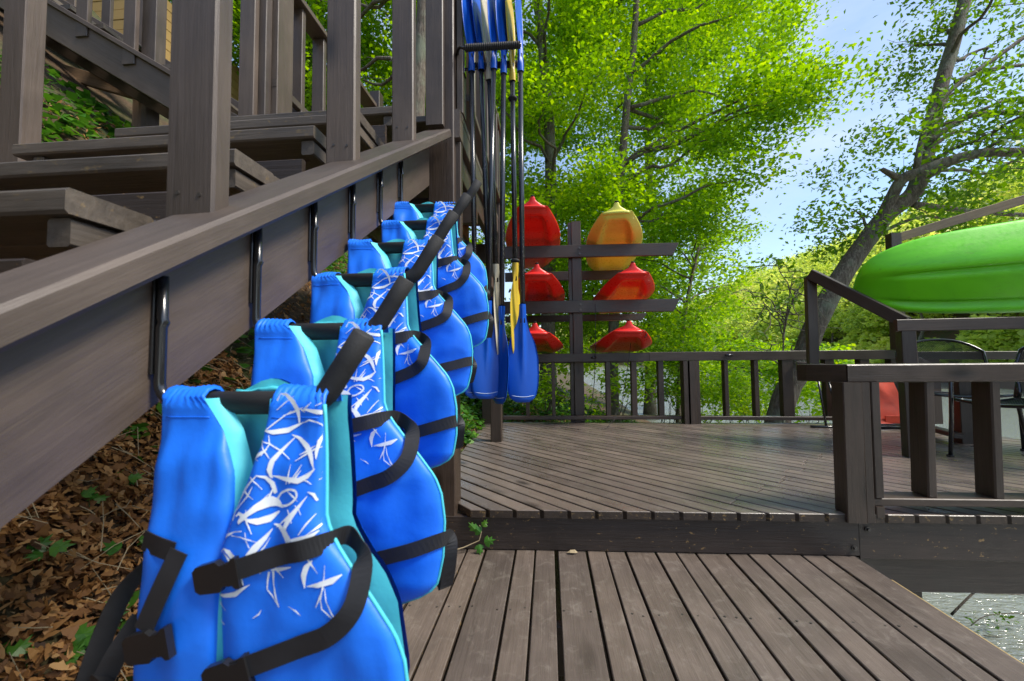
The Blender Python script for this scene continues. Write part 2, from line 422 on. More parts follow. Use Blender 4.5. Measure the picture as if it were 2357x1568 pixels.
# ------------------------------------------------------------------ first stair flight
st = empty('staircase', (-1.2, .6, .1), 'dark timber stair flight rising on the left with balusters on a sloping rail', 'staircase')
def zb_(Y): return .497+.664*Y           # bottom edge of the stringer
def zt_(Y): return .700+.681*Y           # under the sloping rail
XS = -.60
y0, y1 = -.75, 2.045
sv = []
for x in (XS-.038, XS):
    for Y, z in ((y0, zb_(y0)), (y1, zb_(y1)), (y1, zt_(y1)), (y0, zt_(y0))): sv.append((x, Y, z))
sf = [[0, 3, 2, 1], [4, 5, 6, 7], [0, 1, 5, 4], [1, 2, 6, 5], [2, 3, 7, 6], [3, 0, 4, 7]]
s_ax = Vector((0, 1, .672)).normalized(); s_n = Vector((0, -.672, 1)).normalized()
Ms = Matrix(((0, 1, 0, XS), (s_ax.y, 0, s_n.y, .7), (s_ax.z, 0, s_n.z, 1.1), (0, 0, 0, 1)))
Ms = Matrix(((0, -1, 0, XS), (s_ax.y, 0, s_n.y, .7), (s_ax.z, 0, s_n.z, 1.1), (0, 0, 0, 1)))
inv = Ms.inverted()
mesh_obj('stringer', [inv @ Vector(v) for v in sv], sf, M['stair'], st, M=Ms)
sv2 = [(v[0]-1.18, v[1], v[2]) for v in sv]
mesh_obj('stringer', [inv @ Vector(v) for v in sv2], sf, M['stair'], st, M=Ms)
ct = .0225
beam('sloping_rail', (-.672, -.75, zt_(-.75)+ct*1.2), (-.562, 2.07, zt_(2.07)+ct*1.2), .145, .043, M['stair'], st, c=.007)
beam('sloping_rail', (-1.92, -.3, zt_(-.3)+.03), (-1.86, 2.15, zt_(2.15)+.03), .14, .043, M['stair'], st, c=.006)
for X0, X1, Yb_, zz in ((-.702, -.605, .69, 1.20), (-.682, -.587, 1.2, 1.555), (-.646, -.552, 1.65, 1.87), (-.720, -.623, .19, .86)):
    beam('baluster', ((X0+X1)/2, Yb_+.02, zz), ((X0+X1)/2-.004, Yb_+.022, zz+1.30), X1-X0, .042, M['stair'], st, upv=(0, 1, 0), c=.005)
beam('baluster', (-2.045, 1.40, 1.70), (-2.05, 1.402, 3.0), .10, .07, M['stair'], st, upv=(0, 1, 0), c=.005)
beam('baluster', (-2.0, .85, 1.33), (-2.0, .852, 2.6), .10, .07, M['stair'], st, upv=(0, 1, 0), c=.005)
nv_, nf_ = [], []
for X0, Yn, zn in ((-.675, .69, 1.262), (-.632, .69, 1.256), (-.655, 1.2, 1.622), (-.612, 1.2, 1.618), (-.622, 1.65, 1.937), (-.578, 1.65, 1.933)):
    p = Vector((X0, Yn-.0005, zn)); tube_data([p, p+Vector((0, -.0022, 0))], .0042, 8, True, nv_, nf_)
nh = mesh_obj('nail_heads', nv_, nf_, M['steel'], st); nh['kind'] = 'stuff'
random.seed(3)
for i, (Yt, zt) in enumerate(((.225, .98), (.55, 1.217), (.88, 1.450), (1.20, 1.692), (1.52, 1.930), (1.85, 2.165))):
    for q in range(2):
        ya = Yt+q*.145
        beam('tread', (-1.78, ya+.07, zt-.020), (-.722-.004*q, ya+.07, zt-.020), .14, .040, M['tread'], st, c=.005)
    for x in (-.750, -1.70): beam('tread_cleat', (x, Yt+.015, zt-.065), (x, Yt+.26, zt-.065), .04, .045, M['tread'], st)
    beam('riser_board', (-1.74, Yt+.30, zt+.045), (-.74, Yt+.30, zt+.045), .02, .15, M['beam'], st)

# ------------------------------------------------------------------ stair landing with its rails
ld = empty('stair_landing', (-1.1, 3.0, 2.2), 'raised timber landing at the head of the stairs behind the paddles', 'landing')
beam('corner_post', (-.553, 2.172, .0), (-.553, 2.172, 3.9), .14, .14, M['rail'], ld, upv=(0, 1, 0), c=.006)
beam('baluster', (-.580, 2.085, 2.19), (-.580, 2.085, 3.6), .094, .034, M['stair'], ld, upv=(0, 1, 0))
beam('corner_post', (-.474, 2.17, .9), (-.474, 2.17, 2.13), .037, .05, M['rail'], ld, upv=(0, 1, 0))
beam('corner_post', (-.462, 2.20, 2.30), (-.462, 2.20, 3.9), .036, .09, M['stair'], ld, upv=(0, 1, 0))
beam('rim_joist', (-.475, 2.11, 2.215), (-.475, 3.95, 2.215), .045, .155, M['stair'], ld)
beam('rim_joist', (-.50, 2.27, 2.06), (-.50, 3.9, 2.06), .04, .14, M['rail'], ld)
beam('bottom_rail', (-.47, 2.26, 2.45), (-.47, 3.95, 2.45), .09, .038, M['stair'], ld)
beam('top_rail', (-.47, 2.26, 3.16), (-.47, 3.95, 3.16), .09, .04, M['stair'], ld)
for Y in (2.45, 2.72, 3.0, 3.28, 3.56): beam('baluster', (-.47, Y, 2.47), (-.47, Y, 3.14), .04, .088, M['stair'], ld, upv=(1, 0, 0))
beam('corner_post', (-.49, 3.84, 0), (-.49, 3.84, 3.3), .10, .10, M['rail'], ld, upv=(0, 1, 0))
beam('corner_post', (-1.66, 3.84, .9), (-1.66, 3.84, 3.6), .10, .10, M['rail'], ld, upv=(0, 1, 0))
beam('cross_beam', (-.445, 2.25, 1.557), (-.445, 3.82, 1.557), .04, .085, M['stair'], ld)
beam('cross_beam', (-1.7, 2.62, 1.93), (-.45, 2.62, 1.93), .04, .18, M['rail'], ld)
beam('cross_beam', (-1.7, 3.79, 1.95), (-.45, 3.79, 1.95), .04, .18, M['rail'], ld)
for i in range(12): beam('floor_board', (-1.75, 2.22+i*.148, 2.275), (-.45, 2.22+i*.148, 2.275), .14, .036, M['tread'], ld)
for i in range(4): beam('joist', (-1.60+i*.28, 2.3, 2.165), (-1.60+i*.28, 3.85, 2.165), .04, .17, M['rail'], ld)
# left side of the landing
beam('corner_post', (-1.782, 2.27, 1.6), (-1.782, 2.27, 4.2), .098, .04, M['stair'], ld, upv=(0, 1, 0))
beam('corner_post', (-1.735, 2.32, 1.6), (-1.735, 2.32, 4.2), .09, .055, M['stair'], ld, upv=(0, 1, 0))
beam('corner_post', (-1.700, 2.43, 1.6), (-1.700, 2.43, 4.2), .09, .155, M['stair'], ld, upv=(0, 1, 0))
beam('bottom_rail', (-1.68, 2.35, 2.69), (-1.68, 3.8, 2.72), .04, .05, M['stair'], ld)
beam('top_rail', (-1.70, 2.5, 3.42), (-1.70, 3.8, 3.45), .13, .04, M['stair'], ld)
for Y in (2.63, 2.90, 3.17, 3.44): beam('baluster', (-1.705, Y, 2.60), (-1.705, Y, 3.40), .092, .04, M['stair'], ld, upv=(0, 1, 0))

# ------------------------------------------------------------------ second flight, climbing to the left
s2 = empty('upper_staircase', (-3.0, 2.8, 2.0), 'grey-brown stair flight climbing to the upper left over the ivy bank', 'staircase')
def z2(X): return 3.19-.622*(X+2.897)
beam('sloping_rail', (-5.2, 2.80, z2(-5.2)), (-2.3, 2.80, z2(-2.3)), .14, .036, M['stair'], s2)
beam('stringer', (-5.2, 2.785, z2(-5.2)-.145), (-2.3, 2.785, z2(-2.3)-.145), .045, .215, M['stair'], s2)
beam('stringer', (-5.2, 3.62, z2(-5.2)-.145), (-2.3, 3.62, z2(-2.3)-.145), .045, .215, M['stair'], s2)
beam('stringer', (-5.2, 3.20, z2(-5.2)-.25), (-2.3, 3.20, z2(-2.3)-.25), .045, .16, M['rail'], s2)
for i in range(9):
    X = -2.55-i*.30; zt = z2(X)+.075
    beam('tread', (X-.12, 2.83, zt), (X-.12, 3.6, zt), .25, .038, M['tread'], s2)
    beam('riser_board', (X-.24, 2.83, zt-.10), (X-.24, 3.6, zt-.10), .02, .17, M['rail'], s2)
for i in range(7):
    X = -2.70-i*.405
    beam('baluster', (X-.43, 2.765, z2(X-.43)-.12), (X-.43, 2.765, z2(X-.43)+.95), .10, .036, M['stair'], s2, upv=(0, 1, 0))
    beam('baluster', (X-.50, 3.66, z2(X-.5)-.05), (X-.50, 3.66, z2(X-.5)+.95), .10, .036, M['stair'], s2, upv=(0, 1, 0))
beam('bottom_rail', (-5.2, 3.64, z2(-5.2)+.20), (-2.3, 3.64, z2(-2.3)+.20), .04, .09, M['stair'], s2)
for X in (-3.04,): beam('corner_post', (X, 2.86, z2(X)-.1), (X, 2.86, z2(X)+1.0), .12, .09, M['stair'], s2, upv=(0, 1, 0))
beam('support_post', (-3.63, 3.34, 2.2), (-3.63, 3.34, 3.42), .11, .11, M['old'], s2, upv=(0, 1, 0))
beam('support_post', (-3.55, 3.33, 2.2), (-3.55, 3.33, 3.36), .05, .13, M['stair'], s2, upv=(0, 1, 0))
beam('cross_beam', (-4.6, 3.33, 3.72), (-3.45, 3.33, 3.03+.30), .05, .12, M['old'], s2)

# ------------------------------------------------------------------ cabin corner high on the bank
m, nt, b, new, lk = nodes('cabin_siding')
b.inputs['Base Color'].default_value = (.34, .22, .07, 1); b.inputs['Roughness'].default_value = .7
cab = empty('cabin', (-8.2, 7.5, 6.2), 'yellow-brown board-sided cabin wall glimpsed through the upper stair rails', 'cabin')
for i in range(10):
    beam('siding_board', (-9.6, 6.5-.006*(i % 2), 5.9+i*.19), (-7.0, 6.5-.006*(i % 2), 5.9+i*.19), .03, .185, m, cab, c=.012)
beam('corner_board', (-6.98, 6.47, 5.6), (-6.98, 6.47, 7.8), .09, .09, m, cab, upv=(0, 1, 0))
for i in range(10): beam('siding_board', (-6.96, 6.5, 5.9+i*.19), (-6.96, 9.0, 5.9+i*.19), .03, .185, m, cab, c=.012)

# ------------------------------------------------------------------ back railing
br = empty('back_railing', (1.1, 5.0, ZD), 'brown timber railing along the far edge of the raised deck', 'railing')
YB = 5.0
def zz(z): return .947+(z-.947)*YB/5.1
xk = YB/5.1
beam('corner_post', (-.70, 4.95, ZD-.25), (-.70, 4.95, 1.0), .19, .13, M['rail'], br, upv=(0, 1, 0))
beam('corner_post', (-.578, 4.97, ZD-.25), (-.578, 4.97, 1.0), .045, .09, M['rail'], br, upv=(0, 1, 0))
beam('top_rail', (-.80, YB+.02, .972), (1.17, YB+.02, .976), .14, .10, M['rail'], br)
beam('top_rail', (1.173, YB+.018, .978), (3.90, YB+.018, .972), .14, .103, M['rail'], br)
beam('bottom_rail', (-.555, YB, .262), (1.52, YB, .270), .085, .042, M['rail'], br)
beam('bottom_rail', (1.72, YB-.02, .268), (3.88, YB-.02, .262), .085, .042, M['rail'], br)
for xa, xb in ((-.285, -.242), (.034, .075), (.684, .737), (.986, 1.049), (1.299, 1.362)):
    beam('baluster', ((xa+xb)/2*xk, YB+.02, .285), ((xa+xb)/2*xk, YB+.02, .925), xb-xa, .088, M['rail'], br, upv=(0, 1, 0))
for x0, w_, d_ in ((1.572, .075, .13), (1.628, .094, .09), (1.700, .044, .09)):
    beam('corner_post', (x0, YB-.055+.02*(w_ < .08), ZD-.2), (x0, YB-.055+.02*(w_ < .08), .925), w_, d_, M['rail'], br, upv=(0, 1, 0))
for x0, w_ in ((2.03, .045), (2.36, .05), (2.70, .12), (3.15, .10), (3.52, .10), (3.84, .10)):
    beam('baluster', (x0, YB, .285), (x0, YB, .925), w_, .088, M['rail'], br, upv=(0, 1, 0))
tube('rail_light', [(2.02, YB-.055, .985), (2.10, YB-.055, .985)], .013, M['black_metal'], br)
tube('rail_light', [(.50, YB-.055, .975), (.56, YB-.055, .975)], .013, M['black_metal'], br)

# right side railing that turns back towards the camera
rr_ = empty('side_railing', (3.5, 4.2, ZD), 'brown timber railing on the right deck edge beside the river', 'railing')
beam('corner_post', (4.02, 4.93, ZD-.2), (4.02, 4.93, .93), .10, .10, M['rail'], rr_, upv=(0, 1, 0))
beam('top_rail', (3.98, 4.93, .958), (6.2, 4.3, .93), .12, .085, M['rail'], rr_)
beam('middle_rail', (2.78, 4.93, .862), (4.6, 4.25, .64), .04, .085, M['rail'], rr_)
beam('bottom_rail', (3.60, 4.45, .28), (3.42, 3.80, .28), .09, .04, M['rail'], rr_)
beam('baluster', (3.90, 4.62, .26), (3.90, 4.62, .92), .16, .05, M['rail'], rr_, upv=(0, 1, 0))
beam('corner_post', (3.53, 3.90, ZD-.3), (3.53, 3.90, .84), .09, .11, M['rail'], rr_, upv=(.2, 1, 0))
beam('edge_board', (4.44, 2.9, ZD-.10), (4.06, 4.6, ZD-.10), .04, .14, M['rail'], rr_)

# ------------------------------------------------------------------ near right railing
nr = empty('front_railing', (2.0, 2.17, ZD), 'short dark railing at front right with two balusters and a mitred top rail', 'railing')
YN = 2.16
beam('corner_post', (1.432, YN-.005, .168), (1.442, YN-.003, .826), .088, .088, M['rail'], nr, upv=(0, 1, 0))
beam('corner_post', (1.500, YN+.006, .168), (1.506, YN+.006, .826), .040, .088, M['rail'], nr, upv=(0, 1, 0))
beam('corner_post', (1.548, YN+.010, .282), (1.553, YN+.010, .826), .040, .085, M['rail'], nr, upv=(0, 1, 0))
beam('block', (1.548, YN+.01, .19), (1.548, YN+.01, .240), .040, .085, M['rail'], nr, upv=(0, 1, 0))
beam('bottom_rail', (1.522, YN+.03, .260), (4.2, YN+.08, .262), .11, .036, M['rail'], nr)
beam('top_rail', (1.437, YN+.045, .868), (4.2, YN+.10, .866), .135, .088, M['rail'], nr, c=.006, cut0=.02)
# mitred return of the top rail, running back along the deck edge
pr = [(1.340, YN+.215), (1.348, YN+.150), (1.4325, YN-.022), (1.4345, YN+.11), (1.395, YN+.225)]
slab('return_rail', pr if area(pr) > 0 else pr[::-1], .824, .912, R(110), M['rail'], nr)
for xb, xt in ((1.802, 1.818), (2.092, 2.105), (2.40, 2.41), (2.72, 2.73)):
    beam('baluster', (xb, YN+.045, .280), (xt, YN+.045, .826), .042, .10, M['rail'], nr, upv=(0, 1, 0), c=.006)

# ------------------------------------------------------------------ rack frame that carries the green kayak
kf = empty('kayak_stand', (3.2, 3.6, ZD), 'brown timber stand at right holding the green kayak above the railing', 'kayak stand')
beam('post', (2.675, 3.35, ZD), (2.675, 3.35, 1.135), .088, .10, M['rail'], kf, upv=(.3, 1, 0))
beam('post', (2.375, 3.96, ZD+.62), (2.385, 3.96, 1.68), .080, .075, M['rail'], kf, upv=(.2, 1, 0))
beam('brace', (2.375, 3.93, 1.70), (2.72, 3.40, 1.21), .075, .088, M['rail'], kf)
beam('bearer', (2.60, 3.34, 1.180), (4.6, 3.24, 1.185), .04, .088, M['rail'], kf)
beam('post', (3.88, 4.96, 1.026), (3.89, 4.96, 2.33), .110, .09, M['rail'], kf, upv=(0, 1, 0))
beam('upper_rail', (3.945, 4.95, 2.285), (6.1, 4.75, 2.90), .04, .095, M['old'], kf)

# ------------------------------------------------------------------ kayak rack beyond the back railing
kr = empty('kayak_rack', (.36, 5.3, ZD), 'tall timber rack with cross arms stacking six kayaks behind the railing', 'kayak rack')
beam('post', (.37, 5.13, -.6), (.36, 5.13, 2.66), .115, .10, M['rail'], kr, upv=(0, 1, 0))
beam('post', (.285, 5.16, -.6), (.285, 5.16, 2.655), .045, .10, M['rail'], kr, upv=(0, 1, 0))
beam('post', (.40, 6.45, -.6), (.40, 6.45, 2.80), .12, .10, M['rail'], kr, upv=(0, 1, 0))
def arm(xa, za, xb, zb2, Y, h, cut):
    p0, p1 = Vector((xa, Y, za)), Vector((xb, Y, zb2))
    return beam('arm', p0, p1, .045, h, M['rail'], kr, cut1=cut, cut0=0)
arm(-.55, 2.288, 1.535, 2.262, 5.055, .150, .5); arm(-.55, 1.601, 1.525, 1.588, 5.055, .150, .5)
arm(-.66, 2.25, 1.45, 2.238, 6.38, .142, .8); arm(-.66, 1.585, 1.45, 1.59, 6.38, .10, .8)
arm(-.66, .95, 1.45, .95, 6.38, .10, .8)
for zc in (2.31, 2.24, 1.62, 1.555):
    p = Vector((.395, 5.031, zc)); vs, fs = tube_data([p, p+Vector((0, -.012, 0))], .014, 8); mesh_obj('bolt', vs, fs, M['steel'], kr)
# ------------------------------------------------------------------ storage hooks and life vests
M['blue'] = plain_mat('blue_nylon', (.010, .175, .86), .46, 0, .10, 9, bump=.14, bscale=16, spec=.45, bdist=.010)
M['aqua'] = plain_mat('aqua_lining', (.08, .56, .64), .5, 0, .08, 9, bump=.2, bscale=40, spec=.3)
M['print'] = plain_mat('white_print', (.78, .82, .84), .5)
M['lettering'] = plain_mat('white_lettering', (.75, .88, .88), .55)
STROKES = [[(58,5,7),(66,6,21),(76,16,30),(83,29,25),(86,49,5)],
 [(58,5,5),(53,15,11)],
 [(40,55,5),(52,57,28),(70,55,32),(84,48,14),(92,44,5)],
 [(42,54,7),(52,45,9),(62,37,7),(73,29,2)],
 [(88,29,2),(96,27,14),(111,30,28),(127,31,23)],
 [(92,45,5),(101,41,9),(114,44,9),(126,50,5)],
 [(77,61,5),(89,66,21),(103,75,32),(111,86,28),(118,104,5)],
 [(126,56,5),(120,68,23),(118,81,21),(119,91,5)],
 [(81,65,5),(70,77,18),(57,94,32),(55,105,32),(57,113,18),(60,116,5)],
 [(36,68,5),(50,72,7),(63,80,9),(81,92,2)],
 [(23,95,5),(33,89,23),(44,82,18),(48,79,5)],
 [(38,67,5),(42,77,7),(53,91,5)],
 [(47,61,5),(50,73,7),(42,87,5)],
 [(89,94,2),(102,86,11),(116,78,9),(126,75,2)],
 [(39,112,5),(51,115,18),(60,123,28),(66,135,23)],
 [(58,113,5),(76,116,23),(98,118,32),(110,112,28),(119,103,5)],
 [(40,112,5),(29,124,14),(14,142,32),(10,154,28),(11,170,5)],
 [(12,126,9),(24,133,14),(39,142,2)],
 [(36,126,2),(30,138,11),(20,149,7),(12,159,5)],
 [(84,98,2),(83,112,9),(81,123,5)],
 [(100,98,2),(95,107,9),(85,121,5)],
 [(22,171,18),(27,165,34),(35,159,28),(44,152,41),(59,145,60),(70,146,41),(81,151,9)],
 [(32,166,7),(50,168,34),(64,165,39),(76,156,9)],
 [(30,163,23),(20,160,18),(15,164,7)],
 [(99,133,14),(100,136,14),(98,140,14),(94,144,14),(89,147,14),(83,149,14),(77,149,14),(73,148,14),(70,145,14),(70,142,14),(72,138,14),(75,134,14),(81,131,14),(87,129,14),(92,129,14),(97,130,14),(99,133,14)],
 [(114,136,3),(104,150,22),(94,163,38),(90,172,29),(93,175,6)],
 [(114,131,5),(122,134,16),(127,142,10)],
 [(71,171,3),(80,172,19),(89,178,35),(95,186,41),(98,197,22),(101,198,6)],
 [(98,188,10),(111,186,29),(123,184,32),(134,177,6)],
 [(128,157,3),(119,168,10),(110,181,5)],
 [(71,176,3),(63,187,25),(53,198,41),(45,208,32),(42,211,6)],
 [(3,163,5),(2,174,10),(7,184,8)],
 [(-8,199,5),(-2,193,22),(7,187,16),(20,181,6),(32,179,3)],
 [(15,186,3),(31,186,6),(46,189,6),(55,192,2)],
 [(37,180,3),(41,191,6),(46,198,3)],
 [(69,187,2),(63,198,8),(55,207,5)],
 [(6,202,5),(16,205,25),(28,213,32),(31,216,10)],
 [(7,202,3),(-1,210,16),(-10,220,22),(-13,228,6)],
 [(82,203,3),(92,197,16),(102,194,6)],
 [(130,211,5),(123,219,32),(120,229,32),(122,244,3)],
 [(124,242,3),(138,240,25),(156,235,35),(167,229,6)],
 [(146,217,3),(146,234,6),(144,257,8),(146,267,6),(163,280,6)],
 [(148,243,3),(151,257,6),(158,271,8),(164,279,5)],
 [(70,229,13),(69,239,8),(69,250,6),(78,258,6),(88,267,8)],
 [(75,228,13),(77,244,6),(81,256,10),(89,268,6)],
 [(72,227,5),(85,225,22),(102,220,6)],
 [(0,259,3),(14,258,22),(29,255,29),(39,248,16),(49,242,3)],
 [(39,234,10),(41,243,5)],
 [(3,260,3),(1,274,6),(3,290,6),(13,295,6)]]
L_OUT = [(0, -.130), (.05, -.127), (.21, -.116), (.36, -.120), (.55, -.128)]
L_IN = [(0, -.068), (.02, -.055), (.057, -.028), (.114, -.004), (.16, .003), (.228, -.003), (.376, -.004), (.55, -.012)]
R_IN = [(0, .042), (.074, .034), (.165, .006), (.205, -.002), (.376, .008), (.53, .014), (.55, .03)]
R_OUT = [(0, .118), (.10, .128), (.168, .135), (.195, .150), (.217, .168), (.264, .207), (.30, .234), (.33, .246), (.38, .253), (.45, .250), (.50, .240), (.52, .225), (.535, .19), (.545, .16)]
RA = .0205
def catmull(pts, n):
    pts = [Vector(p) for p in pts]; out = []
    P_ = [pts[0]*2-pts[1]]+pts+[pts[-1]*2-pts[-2]]
    for i in range(1, len(P_)-2):
        a, b, c, d = P_[i-1:i+3]
        for k in range(n):
            t = k/n; out.append(.5*((2*b)+(c-a)*t+(2*a-5*b+4*c-d)*t*t+(-a+3*b-3*c+d)*t**3))
    out.append(pts[-1]); return out
def subdiv(pts, n):
    return [a.lerp(b_, k/n) for a, b_ in zip(pts, pts[1:]) for k in range(n)]+[pts[-1]]
sr_ = random.Random(77)
for _ in range(30):            # the fine scratch lines between the larger shards
    v0 = sr_.uniform(12, 285); u0 = sr_.uniform(lerp(v0/1000, [(0, 60), (.165, 8), (.3, 2)]), lerp(v0/1000, [(0, 128), (.17, 132), (.22, 165), (.3, 220)])); an = sr_.choice((.6, 1.0, 2.2, 2.6))+sr_.uniform(-.25, .25); ln = sr_.uniform(14, 34)
    STROKES.append([(u0, v0, 2), (u0+math.cos(an)*ln*.5+sr_.uniform(-3, 3), v0-math.sin(an)*ln*.5, sr_.uniform(7, 15)), (u0+math.cos(an)*ln, v0-math.sin(an)*ln, 2)])
def ribbon(name, pts, wds, width, thick, mat, parent):
    vs, fs = [], []
    n = len(pts)
    for i in range(n):
        t = (pts[min(i+1, n-1)]-pts[max(i-1, 0)]).normalized()
        w = wds[i]; w = (w-t*w.dot(t)); w = w.normalized() if w.length > 1e-5 else Vector((0, 0, 1))
        nn = t.cross(w)
        for a, b_ in ((-.5, -.5), (.5, -.5), (.5, .5), (-.5, .5)): vs.append(pts[i]+w*(a*width)+nn*(b_*thick))
    for i in range(n-1):
        for k in range(4): fs.append([i*4+k, i*4+(k+1) % 4, i*4+4+(k+1) % 4, i*4+4+k])
    fs += [[3, 2, 1, 0], [4*n-4, 4*n-3, 4*n-2, 4*n-1]]
    me = bpy.data.meshes.new(name); me.from_pydata([tuple(v) for v in vs], [], fs); me.materials.append(mat)
    o = bpy.data.objects.new(name, me); link(o, parent); return o
def local_mesh(name, vs, fs, mat, parent, smooth=True):
    me = bpy.data.meshes.new(name); me.from_pydata([tuple(v) for v in vs], [], fs); me.materials.append(mat)
    if smooth: me.shade_smooth()
    o = bpy.data.objects.new(name, me); link(o, parent); return o
def vest(idx, Yh, zh, label, rz, seed, sv=1., du=0., roll=0., fw_=1., lp=1.):
    rnd = random.Random(seed)
    root = empty('life_vest', (-.43+du, Yh, zh), label, 'life vest', 'blue life vests hung along the stair stringer', rz)
    root.rotation_euler = (0, roll, rz)
    def wr(u, v, k): return (noise.noise((u*7+seed*9.1, v*5, k))*.007+noise.noise((u*24+seed, v*9, k+4))*.006*(1.6-2*min(.5, v))+noise.noise((u*6+v*16, seed*3.3, k+9))*.0045+noise.noise((u*60+seed*5, v*7, k+2))*.006*math.exp(-v*14)-abs(noise.noise((u*9+v*5+seed, v*12-u*4, k+6)))*.005)
    def path(v, side):          # centre line of a front panel: w towards the camera, z up
        return RA+.004+side+.034*sstep(.02, .30, v)*fw_-.012*sstep(.35, .55, v)
    def thick(v, vend): return .003+.0115*sstep(.03, .11, v)*(1-sstep(vend-.05, vend, v)*.85)
    def prof(s): return (1-abs(2*s-1)**9)**.6
    def surf(u, v, lo, hi, vend, side, k):
        a, e = lerp(v, lo), lerp(v, hi); s = min(1, max(0, (u-a)/(e-a)))
        w = path(v, side)+thick(v, vend)*prof(s)*(1+0)+wr(u, v, k)*prof(s)*sstep(.0, .08, v)
        return Vector((u, -w, RA-v*sv))
    def panel(name, lo, hi, vend, side, k):
        rows = []
        NS = 24
        for ph in (180, 150, 120, 90, 60, 30):
            row = []
            for i in range(NS+1):
                u = lerp(0, lo)+(lerp(0, hi)-lerp(0, lo))*i/NS
                g = .0022*math.sin(i*1.9+seed)+.0015*math.sin(i*4.1+k)
                r = RA+.003+side*.3+g
                row.append((Vector((u, -r*math.cos(R(ph)), r*math.sin(R(ph)))), Vector((u, -(r-.002)*math.cos(R(ph)), (r-.002)*math.sin(R(ph))))))
            rows.append(row)
        nv = 70
        for j in range(nv+1):
            v = RA+(vend-RA)*j/nv; row = []
            for i in range(NS+1):
                s = i/NS; s = .5-.5*math.cos(math.pi*s)*.6-.5*(1-2*s)*.4
                u = lerp(v, lo)+(lerp(v, hi)-lerp(v, lo))*s
                f = surf(u, v, lo, hi, vend, side, k)
                row.append((f, Vector((u, -(path(v, side)-.35*thick(v, vend)*prof(s)-.001), RA-v*sv))))
            rows.append(row)
        n = NS+1; vs = []
        for row in rows: vs += [a for a, _ in row]
        off = len(vs)
        for row in rows: vs += [b_ for _, b_ in row]
        fs = []
        for j in range(len(rows)-1):
            for i in range(NS):
                a = j*n+i; fs.append([a, a+n, a+n+1, a+1]); fs.append([off+a, off+a+1, off+a+n+1, off+a+n])
            for i in (0, NS):
                a = j*n+i; q = [a, off+a, off+a+n, a+n]; fs.append(q[::-1] if i else q)
        j = (len(rows)-1)*n
        for i in range(NS): fs.append([j+i, off+j+i, off+j+i+1, j+i+1])
        return local_mesh(name, vs, fs, M['blue'], root)
    VL, VR = .55, .545
    panel('front_panel', L_OUT, L_IN, VL, 0, 1)
    pr_ = panel('front_panel', R_IN, R_OUT, VR, .004, 2)
    def SR(u, v, o=0.): p = surf(u, v, R_IN, R_OUT, VR, .004, 2); return p+Vector((0, -o, 0))
    def SL(u, v, o=0.): p = surf(u, v, L_OUT, L_IN, VL, 0, 1); return p+Vector((0, -o, 0))
    # seam lines across the shoulder gathers
    for S_, lo, hi in ((SL, L_OUT, L_IN), (SR, R_IN, R_OUT)):
        v = .038
        tubep = [S_(lerp(v, lo)+(lerp(v, hi)-lerp(v, lo))*t/10, v, .0002) for t in range(1, 10)]
        vs, fs = tube_data(tubep, .0009, 5); local_mesh('seam', vs, fs, M['blue'], pr_ if S_ is SR else root)
    # back panel and its aqua lining
    B_L = [(0, -.128), (.2, -.130), (.3, -.16), (.5, -.16)]; B_R = [(0, .128), (.20, .126), (.26, .16), (.32, .20), (.42, .215), (.5, .20)]
    def back(name, w0, th, mat, vend, sgn, ins):
        vs, fs = [], []; NS, nv = 18, 26
        for j in range(nv+1):
            v = .012+(vend-.012)*j/nv
            for i in range(NS+1):
                s = i/NS; a, e = lerp(v, B_L)+ins, lerp(v, B_R)-ins; u = a+(e-a)*s
                arch = .026*math.exp(-((u-.004)/.045)**2)*(1 if j < 3 else 0)*(1-j/3)
                zz_ = RA-v*sv+arch
                w = w0-.020*sstep(0, .2, v)+sgn*th*prof(s)*sstep(.012, .05, v)+wr(u, v, 7)*.8
                vs.append((u, -w, zz_))
        n = NS+1
        for j in range(nv):
            for i in range(NS): a = j*n+i; fs.append([a, a+n, a+n+1, a+1])
        return local_mesh(name, vs, fs, mat, root)
    bk = back('back_panel', -RA-.012, .028, M['blue'], .50, -1, 0)
    lin = back('lining', -RA-.004, .006, M['aqua'], .49, 1, .003)
    # collar roll over the bar in aqua
    cp = [Vector((-.050+.011*t, RA+.004-.002*math.cos(t), .012+.006*math.sin(t*.33)+.0015*math.sin(t*2.2+seed))) for t in range(10)]
    vs, fs = tube_data(cp, [.004+.002*math.sin(t*1.3+seed) for t in range(10)], 6); local_mesh('collar', vs, fs, M['aqua'], root)
    # aqua facing strips along the openings
    def facing(lo_tab, S_, v0, v1, w0, w1, sgn, name):
        vs, fs = [], []; n = 26
        for i in range(n+1):
            v = v0+(v1-v0)*i/n; u = lerp(v, lo_tab); p = S_(u, v); t = i/n
            ww = w0+(w1-w0)*t
            vs += [p+Vector((-sgn*.001, -.0025, 0)), p+Vector((sgn*ww*.55, .004, 0)), p+Vector((sgn*ww, .016, 0))]
        for i in range(n):
            for k in (0, 1): a = i*3+k; fs.append([a, a+1, a+4, a+3])
        return local_mesh(name, vs, fs, M['aqua'], root)
    facing(L_IN, SL, .012, .18, .016, .012, 1, 'facing'); facing(L_IN, SL, .18, .53, .012, .016, 1, 'facing')
    facing(R_IN, SR, .012, .16, .004, .003, -1, 'facing')
    pts = [SR(lerp(v, R_OUT), v, .001) for v in [.02+.52*i/40 for i in range(41)]]
    vs, fs = tube_data(pts, .0028, 6); local_mesh('piping', vs, fs, M['aqua'], root)
    # white printed shapes, laid on the cloth
    vs, fs = [], []
